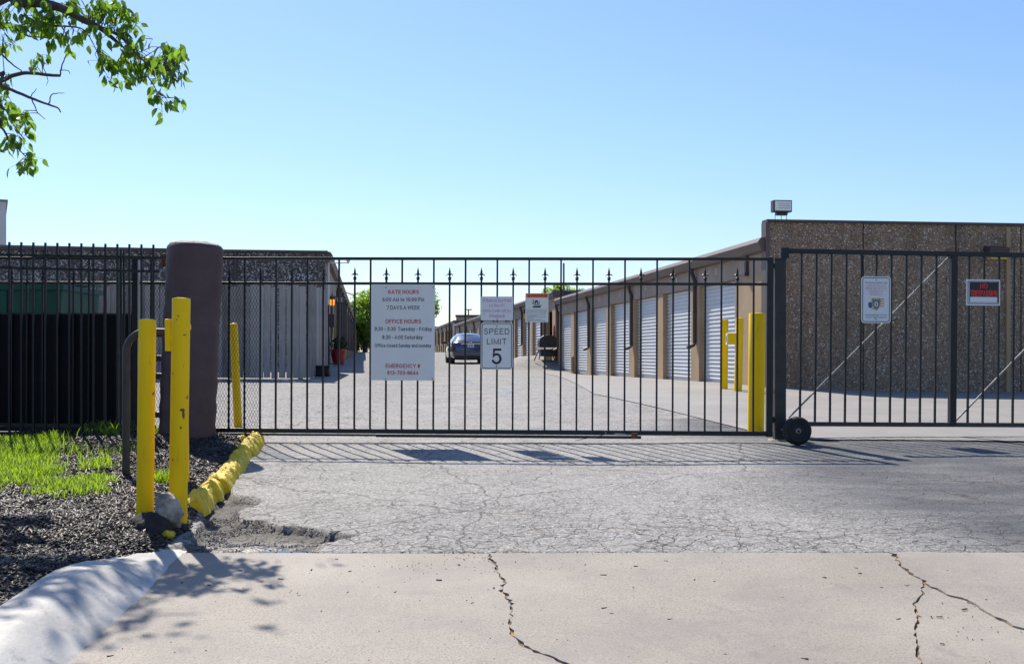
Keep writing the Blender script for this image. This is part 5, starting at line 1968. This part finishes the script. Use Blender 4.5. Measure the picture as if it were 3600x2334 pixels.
def cab(hwb, hwt, zb, zt, n_=3):
    return [(-hwb, zb), (-(hwb * .45 + hwt * .55) - .03, zb + (zt - zb) * .55), (-hwt, zt - .04), (-hwt * .85, zt), (0, zt + .015), (hwt * .85, zt), (hwt, zt - .04), ((hwb * .45 + hwt * .55) + .03, zb + (zt - zb) * .55), (hwb, zb)]


loft([(.42, cab(.76, .68, .98, 1.04)), (.8, cab(.80, .60, .95, 1.25)), (1.25, cab(.82, .54, .93, 1.43)), (1.9, cab(.83, .53, .92, 1.475)), (2.6, cab(.83, .53, .92, 1.44)), (3.1, cab(.82, .63, .92, 1.25)), (3.65, cab(.78, .70, .90, .98))], M['car'], 'cabin', car)
MB().add([(-.62, .475, 1.075), (.62, .475, 1.075), (.47, 1.17, 1.395), (-.47, 1.17, 1.395), (0, .455, 1.09), (0, 1.16, 1.425)], [(0, 4, 5, 3), (4, 1, 2, 5)]).build('rear_window', M['glass'], car)
for s_ in (-1, 1):
    MB().add([(s_ * .835, .95, 1.0), (s_ * .845, 3.2, 1.0), (s_ * .62, 2.55, 1.36), (s_ * .60, 1.4, 1.37)], [(0, 1, 2, 3)]).build('side_window', M['glass'], car)
    MB().add([(s_ * .40, -.012, .98), (s_ * .86, .10, 1.0), (s_ * .90, .24, .90), (s_ * .85, .045, .80), (s_ * .42, -.014, .82), (s_ * .40, .05, .98), (s_ * .82, .2, 1.0), (s_ * .84, .3, .9), (s_ * .8, .15, .8), (s_ * .42, .05, .82)],
             [(0, 1, 2, 3, 4), (0, 5, 6, 1), (1, 6, 7, 2), (2, 7, 8, 3), (3, 8, 9, 4), (4, 9, 5, 0)]).build('tail_light', M['tail'], car)
    MB().box((s_ * .45, -.015, .44), (s_ * .70, .03, .475)).build('reflector', M['tail'], car)
    MB().box((s_ * .94, 3.0, .98), (s_ * 1.10, 3.1, 1.10)).build('mirror', M['black_plastic'], car, False, .02)
    for y_ in (.95, 3.75):
        wv = MB().lathe([(.2, -.1), (.31, -.11), (.33, -.06), (.33, .06), (.31, .11), (.2, .1)], 24, (0, 0, 0), 'x').build('wheel', M['rubber'], car, True)
        wv.location = (s_ * .80, y_, .33)
        MB().lathe([(.2, -.095), (.18, -.08), (.05, -.07), (.05, .07), (.18, .09), (.2, .1)], 20, (0, 0, 0), 'x').build('rim', M['silver'], wv, True)
MB().box((-.46, -.022, .955), (.46, .01, .985)).build('trim_strip', M['chrome'], car)
MB().box((-.16, -.024, .80), (.16, -.006, .93)).build('license_plate', M['sign'], car)
MB().box((-.11, -.027, .845), (-.02, -.0245, .895)).box((.0, -.027, .845), (.11, -.0245, .895)).build('plate_digits', M['blue_ink'], car)
MB().box((-.76, -.018, .25), (.76, .06, .40)).build('lower_bumper', M['black_plastic'], car, False, .02)
MB().box((-.72, -.008, .60), (.72, .03, .68)).build('bumper', M['car'], car, False, .02)
MB().bar((-.045, -.024, 1.0), (-.032, -.020, 1.07), .012).bar((.045, -.024, 1.0), (.032, -.020, 1.07), .012).bar((-.035, -.022, 1.035), (.035, -.022, 1.035), .010).build('emblem', M['chrome'], car)

# ------------------------------------------------------------------ dark grill by the second building, red box
p = at(1925, 1270, 43.4)
p.z = g1(p.x, 43.4)
gr = thing('barbecue_grill', 'black rounded grill with a pale front shelf beside the second building', 'grill', (p.x, p.y, p.z), (0, 0, TH))
mb = MB()
prof_ = []
for k_ in range(9):
    a = math.pi * k_ / 8
    prof_.append((.36 * math.cos(a), .74 + .26 * math.sin(a)))
prof_ = [(.36, .50)] + prof_ + [(-.36, .50)]
mb.prism(prof_, -.25, .30)
mb.build('lid', M['black_plastic'], gr, True, .03)
MB().box((-.52, -.42, .42), (.28, -.255, .52)).build('shelf', M['chrome'], gr, False, .02)
MB().box((-.30, -.22, .16), (.34, .28, .50)).build('firebox', M['black_plastic'], gr, False, .02)
for x_, y_ in ((-.55, -.3), (.3, -.25), (.3, .25), (-.3, .25)):
    MB().tube([(x_ * .7, y_, .42), (x_ * 1.05, y_ * 1.1, .0)], .022, 8).build('leg', M['black_plastic'], gr)
MB().box((-.08, -.20, 0), (.16, .1, .34)).build('tank_box', M['tan'], gr, False, .02)
MB().tube([(-.34, -.3, .72), (-.44, -.34, .74), (-.44, -.34, .62)], .018, 6).build('handle', M['chrome'], gr)
p = at(1951, 1172, 43.7)
rb = thing('extinguisher', 'red cylinder mounted upright above the dark grill', 'extinguisher', p)
MB().lathe([(.05, -.28), (.075, -.25), (.075, .22), (.05, .28)], 16).build('cylinder', M['extinguisher'], rb, True)
MB().box((-.05, -.02, .275), (.03, .02, .32)).build('valve', M['black_plastic'], rb)
MB().box((-.02, .06, -.1), (.02, .4, .1)).build('bracket', M['brown_dark'], rb)
# wall lamp on the second building
p = at(1841, 1105, 52)
w2 = thing('wall_lamp', 'small wall lamp with pale lens on the second storage building', 'lamp', (p.x + .1, 52, p.z))
MB().box((-.1, -.1, .02), (.1, .12, .22)).build('housing', M['brown_dark'], w2)
MB().box((-.1, -.1, -.2), (.08, .1, .02)).build('lens', M['lens_yellow'], w2)

# ------------------------------------------------------------------ the overhanging pear tree
tree = thing('pear_tree', 'leafy pear tree reaching in from the upper left corner', 'tree', (-5.6, 8.3, b1(-5.6, 8.3) - .05))
TL = Vector(tree.location)
mb = MB()
mb.tube([Vector((0, 0, 0)), (.03, .0, .5), (-.02, .02, 1.3), (0, 0, 2.0), (.05, 0, 2.9), (0, .05, 4.2), (.05, 0, 5.6)], [.17, .14, .125, .12, .095, .06, .02], 14)
trunk = mb.build('trunk', M['bark'], tree, True)


def br(pts_px, Y_, r0, r1, start=None, jit=.0, n_=7):
    P_ = [at(a, b, Y_ + dy) - TL for a, b, dy in pts_px]
    if start is not None:
        P_ = [Vector(start)] + P_
    # smooth through the points
    out = []
    for i in range(len(P_) - 1):
        p0_ = P_[max(i - 1, 0)]
        p3_ = P_[min(i + 2, len(P_) - 1)]
        for t_ in (0, .33, .66):
            a, b = P_[i], P_[i + 1]
            q = .5 * ((2 * a) + (b - p0_) * t_ + (2 * p0_ - 5 * a + 4 * b - p3_) * t_ * t_ + (3 * a - p0_ - 3 * b + p3_) * t_ ** 3)
            out.append(q + Vector((rnd.uniform(-1, 1), rnd.uniform(-1, 1), rnd.uniform(-1, 1))) * jit)
    out.append(P_[-1])
    m_n = len(out)
    rs_ = [r0 + (r1 - r0) * i / (m_n - 1) for i in range(m_n)]
    return out, rs_


limbs = []
TY = 8.1
limbs.append(br([(-60, 28, .0), (60, 10, 0), (150, 12, .0), (230, 35, .0), (290, 70, .02), (345, 95, .05), (390, 130, .1), (430, 165, .12)], TY, .05, .010, (0, 0, 2.35)))
limbs.append(br([(345, 95, .05), (390, 112, 0), (430, 135, -.05), (480, 190, -.1), (530, 235, -.1), (580, 248, -.12)], TY, .014, .004))
limbs.append(br([(0, 78, .1), (50, 100, .1), (100, 128, .1), (150, 132, .1), (190, 140, .1)], TY, .011, .003))
limbs.append(br([(140, 80, 0), (190, 92, 0), (250, 95, 0), (300, 110, .0), (340, 180, 0)], TY, .009, .003))
limbs.append(br([(-60, 330, .1), (0, 287, .1), (60, 262, .1), (110, 258, .1), (170, 265, .1), (211, 267, .1)], TY, .020, .011, (0, 0, 1.7), .002))
limbs.append(br([(211, 267, .1), (216, 240, .1), (228, 205, .08), (240, 190, .1)], TY, .006, .003, None, .003))
limbs.append(br([(216, 248, .1), (240, 250, .1), (246, 262, .1)], TY, .004, .002, None, .002))
limbs.append(br([(0, 185, .1), (30, 215, .1), (60, 240, .1), (85, 255, .1)], TY, .008, .003, None, .002))
limbs.append(br([(-60, 290, .0), (0, 300, 0), (60, 325, 0), (120, 350, 0), (170, 368, 0), (203, 380, 0), (213, 396, 0)], TY - .05, .017, .004, (0, 0, 1.9), .002))
limbs.append(br([(112, 348, 0), (125, 380, .0), (140, 405, 0), (160, 420, 0)], TY - .05, .005, .002, None, .003))
limbs.append(br([(173, 366, 0), (180, 335, .0), (205, 328, .02), (226, 328, 0)], TY - .05, .005, .002, None, .003))
limbs.append(br([(104, 342, 0), (120, 325, 0), (128, 312, 0)], TY - .05, .004, .002, None, .003))
limbs.append(br([(-60, 420, 0), (0, 445, 0), (25, 480, 0), (35, 500, .0), (70, 530, 0), (95, 560, 0)], TY, .012, .003, (0, 0, 1.4), .002))
limbs.append(br([(0, 370, 0), (30, 400, 0), (55, 450, 0), (85, 490, 0)], TY, .007, .003, None, .002))
limbs.append(br([(520, 270, -.1), (545, 310, -.1), (562, 340, -.1), (590, 345, -.1)], TY, .005, .002, None, .002))
limbs.append(br([(165, 265, .1), (168, 285, .1), (163, 303, .1)], TY, .003, .0015, None, .003))
# out of the frame: the rest of the crown
for (d_, l, z0) in (((-1, .1, .5), 1.6, 2.6), ((-.4, -.9, .5), 1.5, 2.8), ((.3, -1, .45), 1.5, 2.4), ((-.2, .3, 1), 1.4, 3.6), ((.7, -.3, .8), 1.4, 3.2), ((-.8, -.5, .9), 1.4, 3.4), ((.8, .1, 1.0), 1.5, 3.3)):
    d_ = Vector(d_).normalized()
    a = Vector((0, 0, z0))
    pts_ = [a, a + d_ * l * .35 + Vector((0, 0, .1)), a + d_ * l * .7 + Vector((0, 0, .12)), a + d_ * l]
    limbs.append((pts_, [.04, .03, .02, .006]))
for P_, R2 in limbs:
    MB().tube(P_, R2, 7).build('branch', M['bark'], trunk, True)
nodes = np.array([tuple(q) for P_, _ in limbs[:16] for q in P_])


def leaf_mesh():
    vs, fs = [], []
    prof_ = ((0, .0), (.12, .14), (.34, .245), (.58, .21), (.80, .10), (1, .0))
    for t_, hw in prof_:
        droop = -.16 * t_ * t_
        vs += [(-hw, t_, droop + hw * .32), (0, t_, droop), (hw, t_, droop + hw * .32)]
    for i in range(5):
        for k_ in range(2):
            a = i * 3 + k_
            fs.append((a, a + 1, a + 4, a + 3))
    me = bpy.data.meshes.new('leaf')
    me.from_pydata(vs, [], fs)
    me.materials.append(M['leaf'])
    for p_ in me.polygons:
        p_.use_smooth = True
    me.update()
    return me


LM = leaf_mesh()
LV = np.array([v.co[:] for v in LM.vertices])
LF = np.array([p_.vertices[:] for p_ in LM.polygons])
clusters = [(40, 30, 70, 40, 30), (130, 50, 80, 45, 34), (60, 90, 70, 40, 30), (200, 80, 60, 40, 26), (300, 30, 60, 35, 26), (380, 20, 60, 28, 24), (420, 40, 40, 40, 18), (440, 90, 50, 50, 26), (470, 60, 40, 30, 12),
            (330, 110, 50, 30, 10), (260, 130, 50, 30, 14), (400, 210, 60, 45, 26), (470, 200, 60, 45, 30), (460, 260, 60, 40, 28), (520, 230, 50, 40, 20), (560, 180, 40, 50, 16), (600, 190, 40, 45, 18), (640, 180, 22, 40, 12),
            (625, 255, 34, 60, 22), (545, 260, 35, 30, 14), (560, 300, 20, 24, 7), (595, 372, 38, 40, 16), (550, 345, 10, 12, 3), (120, 215, 34, 26, 10), (222, 160, 26, 34, 9), (185, 140, 26, 24, 6), (45, 175, 20, 20, 3),
            (15, 130, 40, 36, 9), (10, 290, 26, 34, 12), (25, 345, 26, 40, 12), (60, 400, 34, 34, 13), (75, 470, 36, 45, 20), (25, 500, 30, 35, 14), (80, 550, 34, 34, 14), (50, 575, 24, 24, 8), (95, 590, 10, 10, 3), (15, 420, 25, 40, 12), (250, 20, 60, 25, 18), (170, 20, 60, 25, 16), (350, 165, 22, 30, 8), (375, 260, 24, 30, 7)]
leaves = []


def orient(down, spread):
    # leaf axis (local y) mostly hanging down
    d_ = Vector((rnd.gauss(0, spread), rnd.gauss(0, spread), -down)).normalized()
    n_ = Vector((rnd.gauss(0, 1), rnd.gauss(0, 1), rnd.gauss(0, .5)))
    x_ = d_.cross(n_).normalized()
    z_ = x_.cross(d_).normalized()
    return Matrix((x_, d_, z_)).transposed()


twig = MB()
for (cx, cy, rx, ry, n_) in clusters:
    nb = max(2, int(n_ / 2.9))
    for _ in range(nb):
        a = rnd.uniform(0, 6.3)
        q_ = math.sqrt(rnd.random())
        P_ = at(cx + rx * q_ * math.cos(a), cy + ry * q_ * math.sin(a) - 8, TY + rnd.gauss(0, .10)) - TL
        j = int(((nodes - np.array(P_)) ** 2).sum(1).argmin())
        N_ = Vector(nodes[j])
        if (N_ - P_).length > .03:
            m1 = N_.lerp(P_, .5) + Vector((rnd.uniform(-.03, .03), rnd.uniform(-.03, .03), rnd.uniform(0, .04)))
            twig.tube([N_, m1, P_], [.0035, .0026, .0018], 5, False)
        for _k in range(rnd.choice((3, 4, 4, 5))):
            off_ = Vector((rnd.gauss(0, .028), rnd.gauss(0, .028), rnd.gauss(0, .022)))
            leaves.append((P_ + off_, orient(1.0, .55), rnd.uniform(.060, .104), True))
            twig.tube([P_, P_ + off_], .0011, 4, False)
twig.build('twigs', M['bark'], trunk)['kind'] = 'stuff'
# crown beyond the frame, upward and to the left
top = Vector((0, .05, 4.0))
for q in range(16):
    e_ = Vector((-3.8 + rnd.uniform(-.85, .75), 8.95 + rnd.uniform(-.6, .7), 4.75 + rnd.uniform(-.3, .6))) - TL
    m_p = top.lerp(e_, .55) + Vector((0, 0, .25))
    MB().tube([top, m_p, e_], [.03, .018, .005], 6).build('branch', M['bark'], trunk, True)
    for _c in range(9):
        c_p = m_p.lerp(e_, rnd.uniform(.35, 1.05)) + Vector((rnd.gauss(0, .2), rnd.gauss(0, .2), rnd.gauss(0, .12)))
        for _k in range(rnd.choice((4, 5, 6))):
            leaves.append((c_p + Vector((rnd.gauss(0, .05), rnd.gauss(0, .05), rnd.gauss(0, .04))), orient(1.0, .6), rnd.uniform(.075, .12), False))
for P_, R2 in limbs[16:]:
    for q in range(95):
        t_ = rnd.random() ** .7
        seg = min(int(t_ * 3), 2)
        a = P_[seg].lerp(P_[seg + 1], t_ * 3 - seg) + Vector((rnd.gauss(0, .24), rnd.gauss(0, .24), rnd.gauss(0, .2)))
        wpos = a + TL
        pxx, pyy = 1800 + F * wpos.x / wpos.y, HZ - F * (wpos.z - EYE) / wpos.y
        if pxx > -40 and pyy > -60:
            continue
        for _k in range(3):
            leaves.append((a + Vector((rnd.gauss(0, .04), rnd.gauss(0, .04), rnd.gauss(0, .04))), orient(1.0, .6), rnd.uniform(.065, .11), False))
vis = [l for l in leaves if l[3]]
rnd.shuffle(vis)
single, rest = vis[:300], vis[300:] + [l for l in leaves if not l[3]]
n_ = len(rest)
RT3 = np.array([[list(r_) for r_ in l[1]] for l in rest])
V = np.einsum('nij,vj->nvi', RT3, LV) * np.array([l[2] for l in rest])[:, None, None] + np.array([tuple(l[0]) for l in rest])[:, None, :]
Q = (np.arange(n_)[:, None, None] * len(LV) + LF[None]).reshape(-1, 4)
me = npmesh('foliage', V.reshape(-1, 3), Q, M['leaf'], True)
at_ = me.attributes.new('tint', 'FLOAT', 'POINT')
at_.data.foreach_set('value', np.repeat(rng.random(n_), len(LV)).astype(np.float32))
crown = link('crown', me, tree)
crown['kind'] = 'stuff'
for (p_, R3, s_, _) in single:
    o = link('leaf', LM, crown)
    o.matrix_local = Matrix.Translation(p_) @ R3.to_4x4() @ Matrix.Scale(s_, 4)
